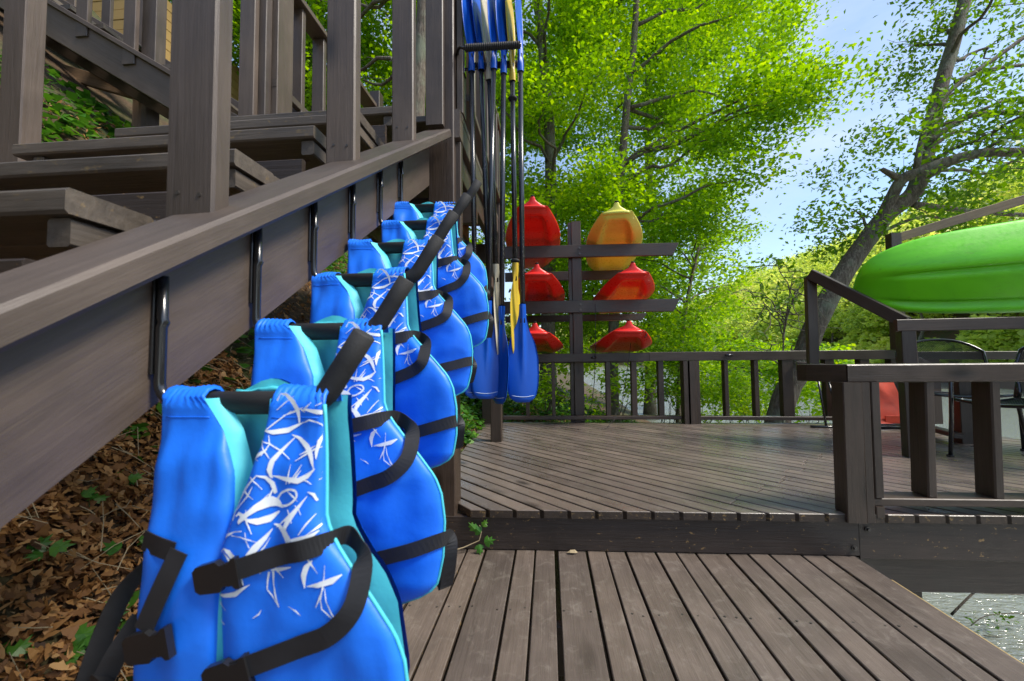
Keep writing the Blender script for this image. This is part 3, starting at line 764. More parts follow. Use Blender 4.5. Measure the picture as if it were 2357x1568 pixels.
    for st_ in STROKES:
        P2 = subdiv([Vector((u/1000, v/1000, h/10000*1.1)) for u, v, h in st_], 4) if len(st_) < 12 else catmull([Vector((u/1000, v/1000, h/10000)) for u, v, h in st_], 4)
        b0 = len(vs)
        for i, p in enumerate(P2):
            t = (P2[min(i+1, len(P2)-1)]-P2[max(i-1, 0)]); t = Vector((t.x, t.y)); t = t.normalized() if t.length > 0 else Vector((1, 0))
            nn = Vector((-t.y, t.x)); h = max(.0004, p.z)
            for s in (-1, 0, 1):
                u, v = p.x+nn.x*h*s, p.y+nn.y*h*s
                u = min(max(u, lerp(v, R_IN)+.002), lerp(v, R_OUT)-.002)
                vs.append(SR(u, v, .0011+.00008*(len(vs) % 7)))
        for i in range(len(P2)-1):
            for k in (0, 1): a = b0+i*3+k; fs.append([a, a+1, a+4, a+3])
    local_mesh('print', vs, fs, M['print'], pr_)
    # small lettering on the lining
    def lw(u, v): return Vector((u, RA+.004+.020*sstep(0, .2, v)-.0085-wr(u, v, 7)*.8, RA-v*sv))
    vs, fs = [], []
    def bar(u0, u1, v, h):
        b0 = len(vs); n = 6
        for i in range(n+1):
            u = u0+(u1-u0)*i/n
            vs.extend([lw(u, v-h), lw(u, v+h)])
        for i in range(n): fs.append([b0+2*i, b0+2*i+1, b0+2*i+3, b0+2*i+2])
    bar(-.03, .06, .150, .0010)
    x = -.025
    while x < .05:
        w_ = rnd.uniform(.002, .0035); bar(x, x+w_, .164, .0022); x += w_+.0012
    x = -.02
    while x < .045:
        w_ = rnd.uniform(.002, .004); bar(x, x+w_, .172, .002); x += w_+.0014
    for x in (-.004, .003, .010): bar(x, x+.0045, .190, .0035)
    local_mesh('lettering', vs, fs, M['lettering'], lin)
    # webbing straps
    W = .0255
    Z = Vector((0, 0, 1))
    def strap(ctrl, wd, name='strap', width=W):
        P_ = catmull(ctrl, 6); D = catmull(wd, 6)
        return ribbon(name, P_, D, width, .0016, M['web'], root)
    def buckle(p, ang, par):
        vs, fs = [], []
        ca, sa = math.cos(ang), math.sin(ang)
        outl = [(-.028, -.012), (-.022, -.017), (.004, -.019), (.010, -.013), (.022, -.014), (.026, -.019), (.032, -.019), (.032, .019), (.026, .019), (.022, .014), (.010, .013), (.004, .019), (-.022, .017), (-.028, .012)]
        for d in (-.004, .006):
            for x, z in outl: vs.append(p+Vector((x*ca-z*sa, -d, x*sa+z*ca)))
        n = len(outl)
        fs.append(list(range(n, 2*n))[::-1]); fs.append(list(range(n)))
        fs += [[i, n+i, n+(i+1) % n, (i+1) % n] for i in range(n)]
        return local_mesh('buckle', vs, fs, M['plastic'], par, smooth=False)
    j1, j2 = rnd.uniform(-.006, .006), rnd.uniform(-.006, .006)
    tl = Vector((-.25, 0, 1))
    s1 = [SR(.020, .229+j1, .006), SR(.055, .217+j1, .0055), SR(.09, .206+j1, .0055), SR(.118, .199+j1, .0055), SR(lerp(.193+j1, R_OUT)-.002, .193+j1, .004),
          SR(.155, .196, -.022), SR(.172+.006*lp, .206, -.012)+Vector((.004*lp, 0, 0)), SR(.178+.012*lp, .222, .006)+Vector((.012*lp, 0, 0)), SR(.180+.010*lp, .262, .008)+Vector((.004*lp, 0, 0)), SR(.16, .288+j2, .008), SR(.120, .306+j2, .006), SR(.075, .324+j2, .0055), SR(.035, .340+j2, .006)]
    d1 = [tl, tl, tl, tl, Z, Vector((.3, 0, 1)), Vector((.35, -.2, 1)), Vector((1, .1, .1)), Vector((.9, 0, -.5)), Vector((.2, 0, -1)), -tl, -tl, -tl]
    s_a = strap(s1, d1)
    buckle(SR(.005, .234+j1, .006), .22, s_a); buckle(SR(.026, .346+j2, .006), .30, s_a)
    s3 = [SR(.045, .478, .006), SR(.09, .462, .0055), SR(.14, .448, .0055), SR(.20, .43, .0055), SR(lerp(.415, R_OUT)-.003, .415, .002), SR(.245, .42, -.02)+Vector((.004+.018*lp, 0, 0)), SR(.24, .47, -.02)+Vector((.006+.024*lp, 0, .03*(1-lp))), SR(.236, .50, -.035)+Vector((.022*lp, 0, -.06*lp+.03*(1-lp))), SR(.235, .45, -.045)+Vector((0, 0, -.02))]
    d3 = [tl, tl, tl, tl, Z, Vector((.3, .3, 1)), Vector((1, .3, .2)), Vector((.8, .6, 0)), Vector((.5, .8, 0))]
    s_b = strap(s3, d3); buckle(SR(.035, .486, .006), .25, s_b)
    # straps on the plain panel at the left
    s4 = [SL(-.112, .196, .003), SL(-.085, .202, .003), SL(-.062, .208, .004)]
    strap(s4, [Vector((.2, 0, 1))]*3)
    s5 = [SL(-.052, .205, .007), SL(-.068, .250, .009), SL(-.088, .300, .012)]
    q = strap(s5, [Vector((1, 0, -.2))]*3); buckle(SL(-.078, .316, .014), .22, q)
    ribbon('strap', catmull([SL(-.118, .232, -.014), SL(-.122, .27, -.010)+Vector((-.03, 0, 0)), SL(-.122, .33, -.006)+Vector((-.055, 0, 0)), SL(-.122, .40, 0)+Vector((-.075, 0, 0))], 5), catmull([Vector((.6, 1, 0))]*4, 5), W, .0016, M['web'], root)
    q = ribbon('strap', catmull([SL(-.118, .30, -.006), SL(-.120, .34, .006)+Vector((-.02, 0, 0)), SL(-.122, .385, .01)+Vector((-.04, 0, 0))], 5), catmull([Vector((.9, .5, .2))]*3, 5), W, .0016, M['web'], root)
    buckle(SL(-.122, .40, .012)+Vector((-.045, 0, 0)), 1.0, q)
    return root
HOOKS = [(.580, .889, 1.086), (.785, 1.009, 1.228), (.987, 1.152, 1.366), (1.193, 1.290, 1.508), (1.400, 1.427, 1.650), (1.606, 1.566, 1.790)]
pos_words = ['nearest the camera, first in the row', 'second in the row from the camera', 'third in the row from the camera', 'fourth in the row from the camera', 'fifth in the row from the camera', 'farthest and highest in the row']
for i, (Yh, zh, zt) in enumerate(HOOKS):
    h = empty('storage_hook', (XS, Yh, zh), 'black foam-sleeved hook on the stringer, '+pos_words[i], 'hook', 'foam-covered hooks along the stringer')
    xv = XS+.012
    pts = [(xv, Yh, zt-.004), (xv+.001, Yh, zt-.07), (xv+.004, Yh, zt-.075), (xv, Yh, zt-.083), (xv, Yh, zh+.030)]
    pts += arc_pts((xv+.03, Yh, zh+.030), .03, math.pi, 1.5*math.pi, 5, (1, 0, 0), (0, 0, 1))[1:]
    pts += [(-.36, Yh, zh)]
    tube('bar', pts, .0078, M['black_metal'], h, 10)
    beam('plate_or_shade_strip', (XS+.004, Yh-.004, zb_(Yh)+.05), (XS+.003, Yh-.002, zt-.006), .010, .005, M['black_metal'], h, upv=(1, 0, 0), c=.001)  # thin black strip standing in for the tube's shadow on the stringer
    jx = random.Random(i).uniform(-.006, .006)
    fp = [Vector((-.53, Yh, zh)), Vector((-.36+jx, Yh, zh))]
    fp += arc_pts((-.36+jx, Yh, zh+.045), .045, -math.pi/2, -math.pi/2+R(57), 6, (1, 0, 0), (0, 0, 1))[1:]
    d = Vector((math.cos(R(57)), 0, math.sin(R(57))))
    fp += [fp[-1]+d*.045, fp[-1]+d*.093, fp[-1]+d*.095]
    tube('foam_sleeve', fp, [.0172]*(len(fp)-1)+[.014], M['foam'], h, 14)
vl = ['blue life vest with white star-shard print, nearest the camera and largest', 'blue life vest second from the camera, its black strap loop hanging over the deck', 'blue life vest third from the camera, hanging on the third hook', 'blue life vest fourth from the camera, halfway along the stringer', 'blue life vest fifth from the camera, next to last on the stringer', 'blue life vest farthest from the camera, beside the post and paddles']
for i, (Yh, zh, zt) in enumerate(HOOKS):
    vest(i, Yh, zh, vl[i], R((0, 4, -5, 3, -3, 6)[i]), 1.7+i*2.3, (1, .95, .87, .86, .86, .86)[i], (0, -.010, -.026, -.030, -.018, -.055)[i], R((0, 1, -1, 1.5, -1, 1)[i]), 1, (.55, .6, .25, .2, .3, .15)[i])

# ------------------------------------------------------------------ paddle holder and paddles
ph = empty('paddle_holder', (-.46, 2.19, 2.63), 'black two-arm steel holder with ribbed foam fixed high on the stair post', 'holder')
loop = [(-.12, 2.10, 2.611), (-.43, 2.10, 2.618)]+[Vector(p) for p in arc_pts((-.432, 2.19, 2.63), .09, -math.pi/2, -1.5*math.pi, 10, (.5, 0, 0), (0, 1, 0))][1:]+[(-.15, 2.28, 2.652)]
tube('frame', loop, .0085, M['black_metal'], ph, 8)
rp, rr2 = [], []
for i in range(60):
    rp.append((-.42+.295*i/59, 2.10, 2.6175-.006*i/59)); rr2.append(.0205 if i % 2 else .0165)
tube('ribbed_foam', rp, rr2, M['foam'], ph, 12, smooth=False)
rp = [(x, 2.28, y) for x, _, y in rp]; rp = [(x+.01, y, z+.03) for x, y, z in rp]
tube('ribbed_foam', rp, rr2, M['foam'], ph, 12, smooth=False)
beam('plate_or_shade_strip', (-.4405, 2.19, 2.53), (-.4405, 2.19, 2.73), .05, .008, M['black_metal'], ph, upv=(1, 0, 0))  # steel plate fixed to the post
BL = {'blue': plain_mat('blue_blade_plastic', (.004, .085, .50), .34, 0, .08, 6, spec=.4), 'white': plain_mat('ivory_blade_plastic', (.58, .52, .38), .4, 0, .08, 6), 'yellow': plain_mat('yellow_blade_plastic', (.62, .43, .03), .35, 0, .08, 6)}
M['line'] = plain_mat('pale_line', (.55, .66, .82), .5)
def paddle(label, xt, xl, Y, ztop, zlow, col, yaw_lo, yaw_hi, ring_z=None, wid=.165, lean=0.):
    root = empty('kayak_paddle', (xl, Y, zlow), label, 'paddle', 'kayak paddles hanging in the holder')
    p1, p0 = Vector((xt, Y+lean, ztop)), Vector((xl, Y, zlow))
    ax = (p1-p0).normalized()
    tube('shaft', [p0-ax*.10, p1+ax*.10], .0143, M['shaft'], root, 14)
    def blade(base, d, yaw):
        # d: direction away from the shaft; width turned by yaw about it
        side = Vector((math.cos(yaw), math.sin(yaw), 0)); nn = d.cross(side).normalized()
        L = .52; n, mm = 26, 14; vs, fs = [], []
        def outline(t, s):
            lo = [(0, .018), (.10, .020), (.2, .032), (.32, .062), (.45, .079), (.62, .086), (.8, .084), (.9, .080), (.95, .073), (.98, .060), (1.0, .040)]
            hi = [(0, .018), (.14, .020), (.26, .034), (.40, .066), (.55, .082), (.72, .085), (.84, .080), (.92, .071), (.97, .055), (1.0, .034)]
            return lerp(t, lo if s < 0 else hi)*wid/.165
        for j in range(n+1):
            t = j/n
            for face in (1, -1):
                for i in range(mm+1):
                    s = -1+2*i/mm; w = outline(t, s)*s
                    ridge = .0165*math.exp(-(w/.012)**2)*(1-sstep(.25, .95, t))
                    neck = math.sqrt(max(0, 1-min(1, abs(w)/.0185)**2))*.0185*(1-sstep(.08, .24, t))
                    half = max(.0016, ridge, neck) if abs(s) < .99 else .0012
                    cup = .022*sstep(.2, 1, t)*(1-(s*s)*.5)
                    vs.append(base+d*(L*t)+side*w+nn*(face*half+cup))
        row = 2*(mm+1)
        for j in range(n):
            for i in range(mm):
                a = j*row+i; fs.append([a, a+1, a+1+row, a+row]); c_ = a+mm+1; fs.append([c_, c_+row, c_+1+row, c_+1])
            for i in (0, mm):
                a = j*row+i; fs.append([a, a+row, a+row+mm+1, a+mm+1])
        a = n*row; fs.append([a+i for i in range(mm+1)]+[a+mm+1+i for i in range(mm, -1, -1)])
        o = mesh_obj('blade', vs, fs, BL[col], root, smooth=True)
        if col == 'blue':
            lp = [base+d*(L*(.925+.02*math.cos(s*1.4)))+side*(outline(.92, s)*s*.86)+nn*(.022*(1-s*s*.5)-.0022) for s in [-.95+.19*i for i in range(11)]]
            lp2 = [p+nn*.0044 for p in lp]
            for q in (lp, lp2):
                vv, ff = tube_data(q, .0014, 4); mesh_obj('line_mark', vv, ff, M['line'], o)
        return o
    blade(p0, -ax, yaw_lo); blade(p1, ax, yaw_hi)
    if ring_z is not None:
        for z in ring_z:
            c_ = p0+ax*((z-p0.z)/ax.z); tube('drip_ring', [c_-ax*.010, c_-ax*.006, c_, c_+ax*.006, c_+ax*.010], [.017, .024, .026, .024, .017], M['foam'], root, 14)
    return root
paddle('blue-bladed paddle nearest the post, leftmost in the holder', -.404, -.392, 2.20, 2.555, 1.27, 'blue', R(35), R(70))
paddle('blue-bladed paddle second from the post, its lower blade hidden behind another', -.358, -.322, 2.255, 2.60, 1.30, 'blue', R(25), R(75))
paddle('ivory white bladed paddle hanging among the blue ones', -.312, -.284, 2.25, 2.535, 1.48, 'white', R(80), R(78), wid=.15)
paddle('blue-bladed paddle right of the ivory one, broad lower blade turned left', -.277, -.316, 2.18, 2.545, 1.268, 'blue', R(18), R(72))
paddle('blue-bladed paddle left of the yellow one, lower blade seen half edge-on', -.225, -.247, 2.20, 2.53, 1.24, 'blue', R(-52), R(68))
paddle('yellow-bladed paddle with black drip rings', -.180, -.176, 2.25, 2.52, 1.485, 'yellow', R(68), R(76), ring_z=(2.42, 1.497), wid=.15)
paddle('blue-bladed paddle rightmost in the holder, blade facing the camera', -.131, -.135, 2.20, 2.535, 1.248, 'blue', R(4), R(80))

# ------------------------------------------------------------------ kayaks
def hull_mat(name, c1, c2, c3, mix=.5, rough=.28, scale=1.6, lo=.42, hi=.62, along=True, dirt=0.):
    m, nt, b, new, lk = nodes(name)
    tc = new('ShaderNodeTexCoord'); mp = new('ShaderNodeMapping'); mp.inputs['Scale'].default_value = (.8, 1.4, 2.2); lk(tc.outputs['Object'], mp.inputs['Vector'])
    n1 = noise_n(new, lk, mp.outputs['Vector'], scale, 4, .55, .8)
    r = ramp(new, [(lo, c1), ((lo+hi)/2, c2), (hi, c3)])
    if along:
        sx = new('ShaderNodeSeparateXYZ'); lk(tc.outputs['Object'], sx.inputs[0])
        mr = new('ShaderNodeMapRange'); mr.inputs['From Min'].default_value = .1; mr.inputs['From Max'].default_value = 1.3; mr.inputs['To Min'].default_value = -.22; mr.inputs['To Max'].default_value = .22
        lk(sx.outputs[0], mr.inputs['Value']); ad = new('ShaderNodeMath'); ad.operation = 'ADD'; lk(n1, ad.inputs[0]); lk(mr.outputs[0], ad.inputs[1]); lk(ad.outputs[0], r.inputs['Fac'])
    else: lk(n1, r.inputs['Fac'])
    c = r.outputs['Color']
    if dirt:
        mp2 = new('ShaderNodeMapping'); mp2.inputs['Scale'].default_value = (2, 9, 9); lk(tc.outputs['Object'], mp2.inputs['Vector'])
        n2 = noise_n(new, lk, mp2.outputs['Vector'], 5, 8, .75, .5); rd = ramp(new, [(.58, (0, 0, 0)), (.72, (dirt, dirt, dirt))]); lk(n2, rd.inputs['Fac'])
        c = mixc(new, lk, rd.outputs['Color'], c, (.10, .09, .02))
    lk(c, b.inputs['Base Color'])
    n3 = noise_n(new, lk, tc.outputs['Object'], 30, 6, .7); rr3 = ramp(new, [(.35, (rough-.06,)*3), (.7, (rough+.2,)*3)]); lk(n3, rr3.inputs['Fac']); lk(rr3.outputs['Color'], b.inputs['Roughness'])
    bp = new('ShaderNodeBump'); bp.inputs['Strength'].default_value = .06; bp.inputs['Distance'].default_value = .01; lk(n3, bp.inputs['Height']); lk(bp.outputs['Normal'], b.inputs['Normal'])
    return m
K_RED = hull_mat('red_polyethylene', (.75, .020, .010), (.72, .020, .008), (.60, .05, .01), lo=.6, hi=.95)
K_RED2 = hull_mat('red_fading_to_yellow', (.75, .020, .010), (.50, .06, .012), (.50, .36, .03), lo=.60, hi=.82)
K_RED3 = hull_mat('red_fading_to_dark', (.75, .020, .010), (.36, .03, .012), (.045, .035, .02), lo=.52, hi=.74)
K_YEL = hull_mat('yellow_polyethylene', (.74, .70, .11), (.74, .68, .09), (.72, .65, .07), lo=.45, hi=.85)
K_GRN = hull_mat('green_polyethylene', (.17, .74, .004), (.15, .68, .004), (.13, .60, .006), along=False, dirt=.40, rough=.36)
def kayak(name, label, M_w, mat, HB, KZ, GZ, DZ, L, nose=True, strakes=False, flat=.42):
    """local x runs from the bow tip to the stern, z up from the keel"""
    root = empty(name, (0, 0, 0), label, 'kayak', 'kayaks stored around the deck')
    l_, q_, s_ = M_w.decompose(); root.location = l_; root.rotation_euler = q_.to_euler()
    ss = [0, .012, .04, .08, .13, .2, .3, .42, .58, .8, 1.05, 1.35, 1.7, 2.05, 2.35, 2.55, 2.7, 2.8, 2.86]
    ss = [s*L/2.86 if s > .6 else s for s in ss]
    vs, fs = [], []; NB, ND = (40 if strakes else 22), 12
    for s in ss:
        hb, kz, gz, dz = lerp(s, HB), lerp(s, KZ), lerp(s, GZ), lerp(s, DZ)
        ring = []
        for i in range(NB+1):                # bottom from one gunwale to the other
            a = -1+2*i/NB; y = hb*math.copysign(abs(a)**.9, a)
            e = abs(a)
            z = kz+(gz-kz)*max(0, (e-flat)/(1-flat))**(1.5 if strakes else 1.6)
            if strakes:
                z += .048*math.exp(-((e-.36)/.06)**2)*sstep(.10, .4, s)
                z -= .012*math.exp(-((e-.52)/.06)**2)*sstep(.10, .4, s)
            else: z += .085*math.exp(-(a/.50)**8)*sstep(.03, .2, s)*(1-sstep(.5, 1.2, s))+.012*math.exp(-(a/.3)**2)*sstep(.5, 1.2, s)
            ring.append((s, y, z))
        for i in range(1, ND):
            a = 1-2*i/ND; y = hb*a
            z = gz+(dz-gz)*(1-abs(a)**1.5)
            if .55 < s < L-.45: z -= .10*sstep(.55, .8, s)*(1-sstep(L-.7, L-.45, s))*math.exp(-(a/.62)**6)
            ring.append((s, y, z))
        vs += ring
    n = NB+ND
    for j in range(len(ss)-1):
        for i in range(n): a = j*n+i; b_ = j*n+(i+1) % n; fs.append([a, b_, b_+n, a+n])
    fs.append(list(range(n))[::-1]); fs.append([(len(ss)-1)*n+i for i in range(n)])
    hull = local_mesh('hull', [Vector(v) for v in vs], [f[::-1] for f in fs], mat, root)
    bmh = bmesh.new(); bmh.from_mesh(hull.data); bmesh.ops.recalc_face_normals(bmh, faces=bmh.faces); bmh.to_mesh(hull.data); bmh.free(); hull.data.shade_smooth()
    md = hull.modifiers.new('sub', 'SUBSURF'); md.levels = 1; md.render_levels = 2
    if nose:
        gz, dz = lerp(0, GZ), lerp(0, DZ)
        secs = [(gz+.0, .152, .16, .006), (gz+.026, .118, .13, .006), (gz+.046, .072, .09, .006), (gz+.064, .040, .055, .006), (gz+.086, .030, .044, .006), (gz+.110, .027, .038, .006)]
        vv, ff = [], []
        for z, hw, dep, x0 in secs:
            for a in range(10):
                t = 2*math.pi*a/10; vv.append(Vector((x0+dep/2+dep/2*math.copysign(abs(math.cos(t))**.7, math.cos(t)), hw*math.copysign(abs(math.sin(t))**.8, math.sin(t)), z)))
        for j in range(len(secs)-1):
            for i in range(10): a = j*10+i; b_ = j*10+(i+1) % 10; ff.append([a, b_, b_+10, a+10])
        ff.append([(len(secs)-1)*10+i for i in range(10)])
        k_ = local_mesh('bow_knob', vv, ff, mat, root); k_.modifiers.new('sub', 'SUBSURF').levels = 1
        hb0 = lerp(0, HB); lp_ = [Vector((-.004+.05*abs(t)**3, hb0*1.02*t, gz-.012)) for t in [-1+.2*i for i in range(11)]]
        vv, ff = tube_data(lp_, [.010]+[.019]*9+[.010], 8); local_mesh('bow_lip', vv, ff, mat, root)
        vv, ff = tube_data([(.022, 0, gz+.109), (.022, 0, gz+.119)], .020, 10); local_mesh('knob_cap', vv, ff, M['foam'], k_)
        vv, ff = [], []
        for y in (-.16, .16):
            for x_, z_ in ((.16, lerp(.16, KZ)+.035), (.28, lerp(.28, KZ)+.05)):
                p = Vector((x_, y*(.9+x_*.6), z_)); tube_data([p+Vector((-.006, 0, -.012)), p+Vector((.004, 0, .004))], .007, 6, True, vv, ff)
        local_mesh('drain_hole', vv, ff, M['foam'], hull)
        hv, hf = tube_data(arc_pts((.9, .355, .21), .045, 0, math.pi, 8, (1, 0, 0), (0, .5, -.9)), .008, 6); local_mesh('side_handle', hv, hf, M['foam'], root)
    return root
HB_ = [(0, .160), (.012, .172), (.04, .185), (.08, .205), (.13, .228), (.2, .258), (.3, .295), (.42, .325), (.58, .350), (.8, .365), (1.05, .375), (1.6, .375), (2.0, .345), (2.4, .26), (2.7, .15), (2.86, .06)]
KZ_ = [(0, .212), (.012, .205), (.04, .160), (.08, .134), (.13, .112), (.2, .085), (.3, .055), (.42, .030), (.58, .012), (.8, 0), (2.2, 0), (2.5, .03), (2.7, .09), (2.86, .18)]
GZ_ = [(0, .228), (.04, .218), (.13, .190), (.3, .142), (.42, .115), (.58, .096), (1.05, .09), (2.0, .09), (2.6, .14), (2.86, .22)]
DZ_ = [(0, .245), (.04, .262), (.13, .285), (.3, .300), (.58, .305), (1.05, .285), (1.7, .275), (2.3, .28), (2.7, .27), (2.86, .25)]
def kay_at(xc, ytip, z, rz, roll=0, pitch=0):
    # bow towards the camera: local +x -> world +Y
    return Matrix.Translation((xc, ytip, z)) @ Matrix.Rotation(R(90)+rz, 4, 'Z') @ Matrix.Rotation(pitch, 4, 'Y') @ Matrix.Rotation(roll, 4, 'X')
def sc(tab, k): return [(s, v*k) for s, v in tab]
kayak('kayak', 'red kayak on the top left arm of the rack, bow to the camera', kay_at(-.150, 4.42, 2.350, R(2), 0, R(-2.2)), K_RED, HB_, sc(KZ_, 1.25), sc(GZ_, 1.2), sc(DZ_, 1.15), 2.86)
kayak('kayak', 'yellow kayak on the top right arm of the rack, bow to the camera', kay_at(.765, 4.52, 2.335, R(-6), 0, R(.0)), K_YEL, HB_, KZ_, GZ_, DZ_, 2.86)
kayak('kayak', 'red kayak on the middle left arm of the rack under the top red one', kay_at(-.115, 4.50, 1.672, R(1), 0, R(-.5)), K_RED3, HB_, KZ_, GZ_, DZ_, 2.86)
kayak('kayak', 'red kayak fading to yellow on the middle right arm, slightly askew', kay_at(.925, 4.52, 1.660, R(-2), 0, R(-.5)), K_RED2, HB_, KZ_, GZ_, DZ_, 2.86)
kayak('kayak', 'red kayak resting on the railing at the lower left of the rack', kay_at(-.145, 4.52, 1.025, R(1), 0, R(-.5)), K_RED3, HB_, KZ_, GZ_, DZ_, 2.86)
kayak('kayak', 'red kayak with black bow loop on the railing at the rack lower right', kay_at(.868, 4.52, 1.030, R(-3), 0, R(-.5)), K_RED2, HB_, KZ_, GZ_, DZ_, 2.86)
tube('bow_loop', arc_pts((1.03, 4.575, 1.215), .03, R(100), R(-80), 8, (1, 0, 0), (0, 0, 1)), .005, M['foam'], [o for o in bpy.data.objects if o.name.startswith('kayak.')][-1] if False else bpy.data.objects['kayak.005'])
# green kayak: keel side turned to the camera, lying on the stand
HBg = [(0, .11), (.012, .150), (.04, .200), (.08, .238), (.13, .270), (.2, .300), (.3, .332), (.42, .358), (.58, .380), (.8, .395), (1.05, .42), (1.6, .44), (2.2, .38), (2.6, .28), (2.86, .12), (3.2, .05)]
KZg = [(0, .16), (.012, .14), (.04, .115), (.08, .09), (.13, .07), (.2, .05), (.3, .03), (.42, .016), (.58, .006), (.8, 0), (2.5, 0), (2.86, .05), (3.2, .12)]
GZg = [(0, .20), (.3, .25), (1, .29), (3.2, .30)]
DZg = [(0, .22), (.04, .25), (.13, .29), (.3, .32), (.58, .34), (1.05, .36), (3.2, .36)]
gx = Vector((1, -.22, .018)).normalized()
gz_ = Vector((0, .74, .67)); gz_ = (gz_-gx*gz_.dot(gx)).normalized(); gy = gz_.cross(gx)
tipg = Vector((2.60, 3.62, 1.46))
Mg = Matrix(((gx.x, gy.x, gz_.x, tipg.x), (gx.y, gy.y, gz_.y, tipg.y), (gx.z, gy.z, gz_.z, tipg.z), (0, 0, 0, 1)))
kayak('kayak', 'bright green kayak lying keel towards the camera on the right stand', Mg, K_GRN, HBg, KZg, GZg, DZg, 3.1, nose=False, strakes=True, flat=.58)

# ------------------------------------------------------------------ chairs
m, nt, b, new, lk = nodes('black_steel_mesh')
tc = new('ShaderNodeTexCoord'); mp = new('ShaderNodeMapping'); mp.inputs['Rotation'].default_value = (0, 0, R(45)); lk(tc.outputs['UV'], mp.inputs['Vector'])
b.inputs['Base Color'].default_value = (.012, .012, .012, 1); b.inputs['Roughness'].default_value = .4
M['mesh_m'] = m
def wire_sheet(name, fn, nu, nv, r, mat, parent):
    """woven steel sheet: real crossing wires, diagonal in u,v"""
    vs, fs = [], []
    def line(a, b_):
        n = max(2, int(8*max(abs(b_[0]-a[0]), abs(b_[1]-a[1])))+1)
        tube_data([fn(a[0]+(b_[0]-a[0])*i/n, a[1]+(b_[1]-a[1])*i/n) for i in range(n+1)], r, 3, False, vs, fs)
    for sgn in (1, -1):
        for k in range(-nv, nu+1) if sgn == 1 else range(0, nu+nv+1):
            pts = []
            for u in (0., 1.):
                v = (u*nu-k)*sgn/nv if sgn == 1 else (k-u*nu)/nv
                if 0 <= v <= 1: pts.append((u, v))
            for v in (0., 1.):
                u = (k+v*nv)/nu if sgn == 1 else (k-v*nv)/nu
                if 0 < u < 1: pts.append((u, v))
            if len(pts) >= 2 and (abs(pts[0][0]-pts[1][0])+abs(pts[0][1]-pts[1][1])) > .01: line(pts[0], pts[1])
    o = local_mesh(name, vs, fs, mat, parent, smooth=False); o['kind'] = 'stuff'; return o
def mesh_chair(loc, rz, label):
    root = empty('patio_chair', loc, label, 'chair', 'black mesh patio chairs on the deck', rz)
    # local: chair faces -y, x to the side
    def bk(u, v):
        x = -.30+.60*u; t = (2*u-1); zt = .90-.10*abs(t)**2.6-.02*t*t
        z = .44+(zt-.44)*v; xx = x*(.72+.28*sstep(0, .7, v))
        return Vector((xx, .20+.14*v+.06*(1-t*t), z))
    def se(u, v): return Vector((-.24+.48*u, -.24+.46*v, .425-.02*math.sin(math.pi*u)-.02*math.sin(math.pi*v)))
    wire_sheet('mesh_back', bk, 34, 28, .0026, M['mesh_m'], root); wire_sheet('mesh_seat', se, 28, 26, .0026, M['mesh_m'], root)
    rim = [bk(0, i/8) for i in range(9)]+[bk(i/14, 1) for i in range(1, 15)]+[bk(1, 1-i/8) for i in range(1, 9)]
    vs, fs = tube_data(rim, .013, 8); local_mesh('back_frame', vs, fs, M['black_metal'], root)
    rim = [se(i/8, 0) for i in range(9)]+[se(1, i/8) for i in range(1, 9)]+[se(1-i/8, 1) for i in range(1, 9)]+[se(0, 1-i/8) for i in range(1, 9)]
    vs, fs = tube_data(rim, .012, 8); local_mesh('seat_frame', vs, fs, M['black_metal'], root)
    for s in (-1, 1):
        vs, fs = tube_data([(s*.27, -.27, 0), (s*.275, -.24, .3), (s*.28, -.22, .60), (s*.285, -.17, .645), (s*.29, .0, .655), (s*.285, .2, .63), (s*.26, .26, .58)], .013, 8); local_mesh('front_leg', vs, fs, M['black_metal'], root)
        vs, fs = tube_data([(s*.27, .34, 0), (s*.262, .27, .25), (s*.25, .22, .44), (s*.25, .25, .60)], .013, 8); local_mesh('rear_leg', vs, fs, M['black_metal'], root)
        vs, fs = [], []
        for k in range(7):
            y = -.20+.36*k/6; w = .03*math.sin(math.pi*(.12+.76*k/6))
            vs += [(s*.287-w, y, .668), (s*.287+w, y, .668), (s*.287+w, y, .656), (s*.287-w, y, .656)]
        for k in range(6):
            for e in range(4): fs.append([k*4+e, k*4+(e+1) % 4, k*4+4+(e+1) % 4, k*4+4+e])
        fs += [[3, 2, 1, 0], [24, 25, 26, 27]]
        local_mesh('armrest', [Vector(v) for v in vs], fs, M['black_metal'], root)
        for yy in (-.27, .34):
            vs, fs = tube_data([(s*.27, yy, 0), (s*.27, yy, .012)], .022, 8); local_mesh('foot', vs, fs, M['foam'], root)
    return root
mesh_chair((3.54, 3.95, ZD), R(-24), 'black mesh patio chair behind the front railing, under the green kayak')
mesh_chair((3.24, 3.12, ZD), R(-85), 'black mesh patio chair at the right picture edge, only its seat showing')
# red sling chair folded by the back rail
rc = empty('folding_chair', (3.2, 4.65, ZD), 'red sling folding chair with black tube frame near the corner post', 'chair')
M['sling'] = plain_mat('red_sling_fabric', (.55, .045, .012), .6, 0, .14, 12, bump=.35, bscale=25)
vs, fs = [], []; NU, NV = 12, 16
for j in range(NV+1):
    for i in range(NU+1):
        u, v = i/NU, j/NV
        x = 3.12+(.56-.05*v)*u+.0*v; z = ZD+.06+.48*v
        y = 4.60+.16*v-.03*math.sin(math.pi*u)+.012*noise.noise((u*5, v*6, 2.2))
        vs.append(Vector((x+.02*(1-v)*u, y, z)))
for j in range(NV):
    for i in range(NU): a = j*(NU+1)+i; fs.append([a, a+1, a+NU+2, a+NU+1])
mesh_obj('sling', vs, fs, M['sling'], rc, smooth=True)
slab('sling_flap', [(3.42, 4.575), (3.60, 4.575), (3.60, 4.585), (3.42, 4.585)], ZD+.07, ZD+.14, 0, M['sling'], rc, c=.001)
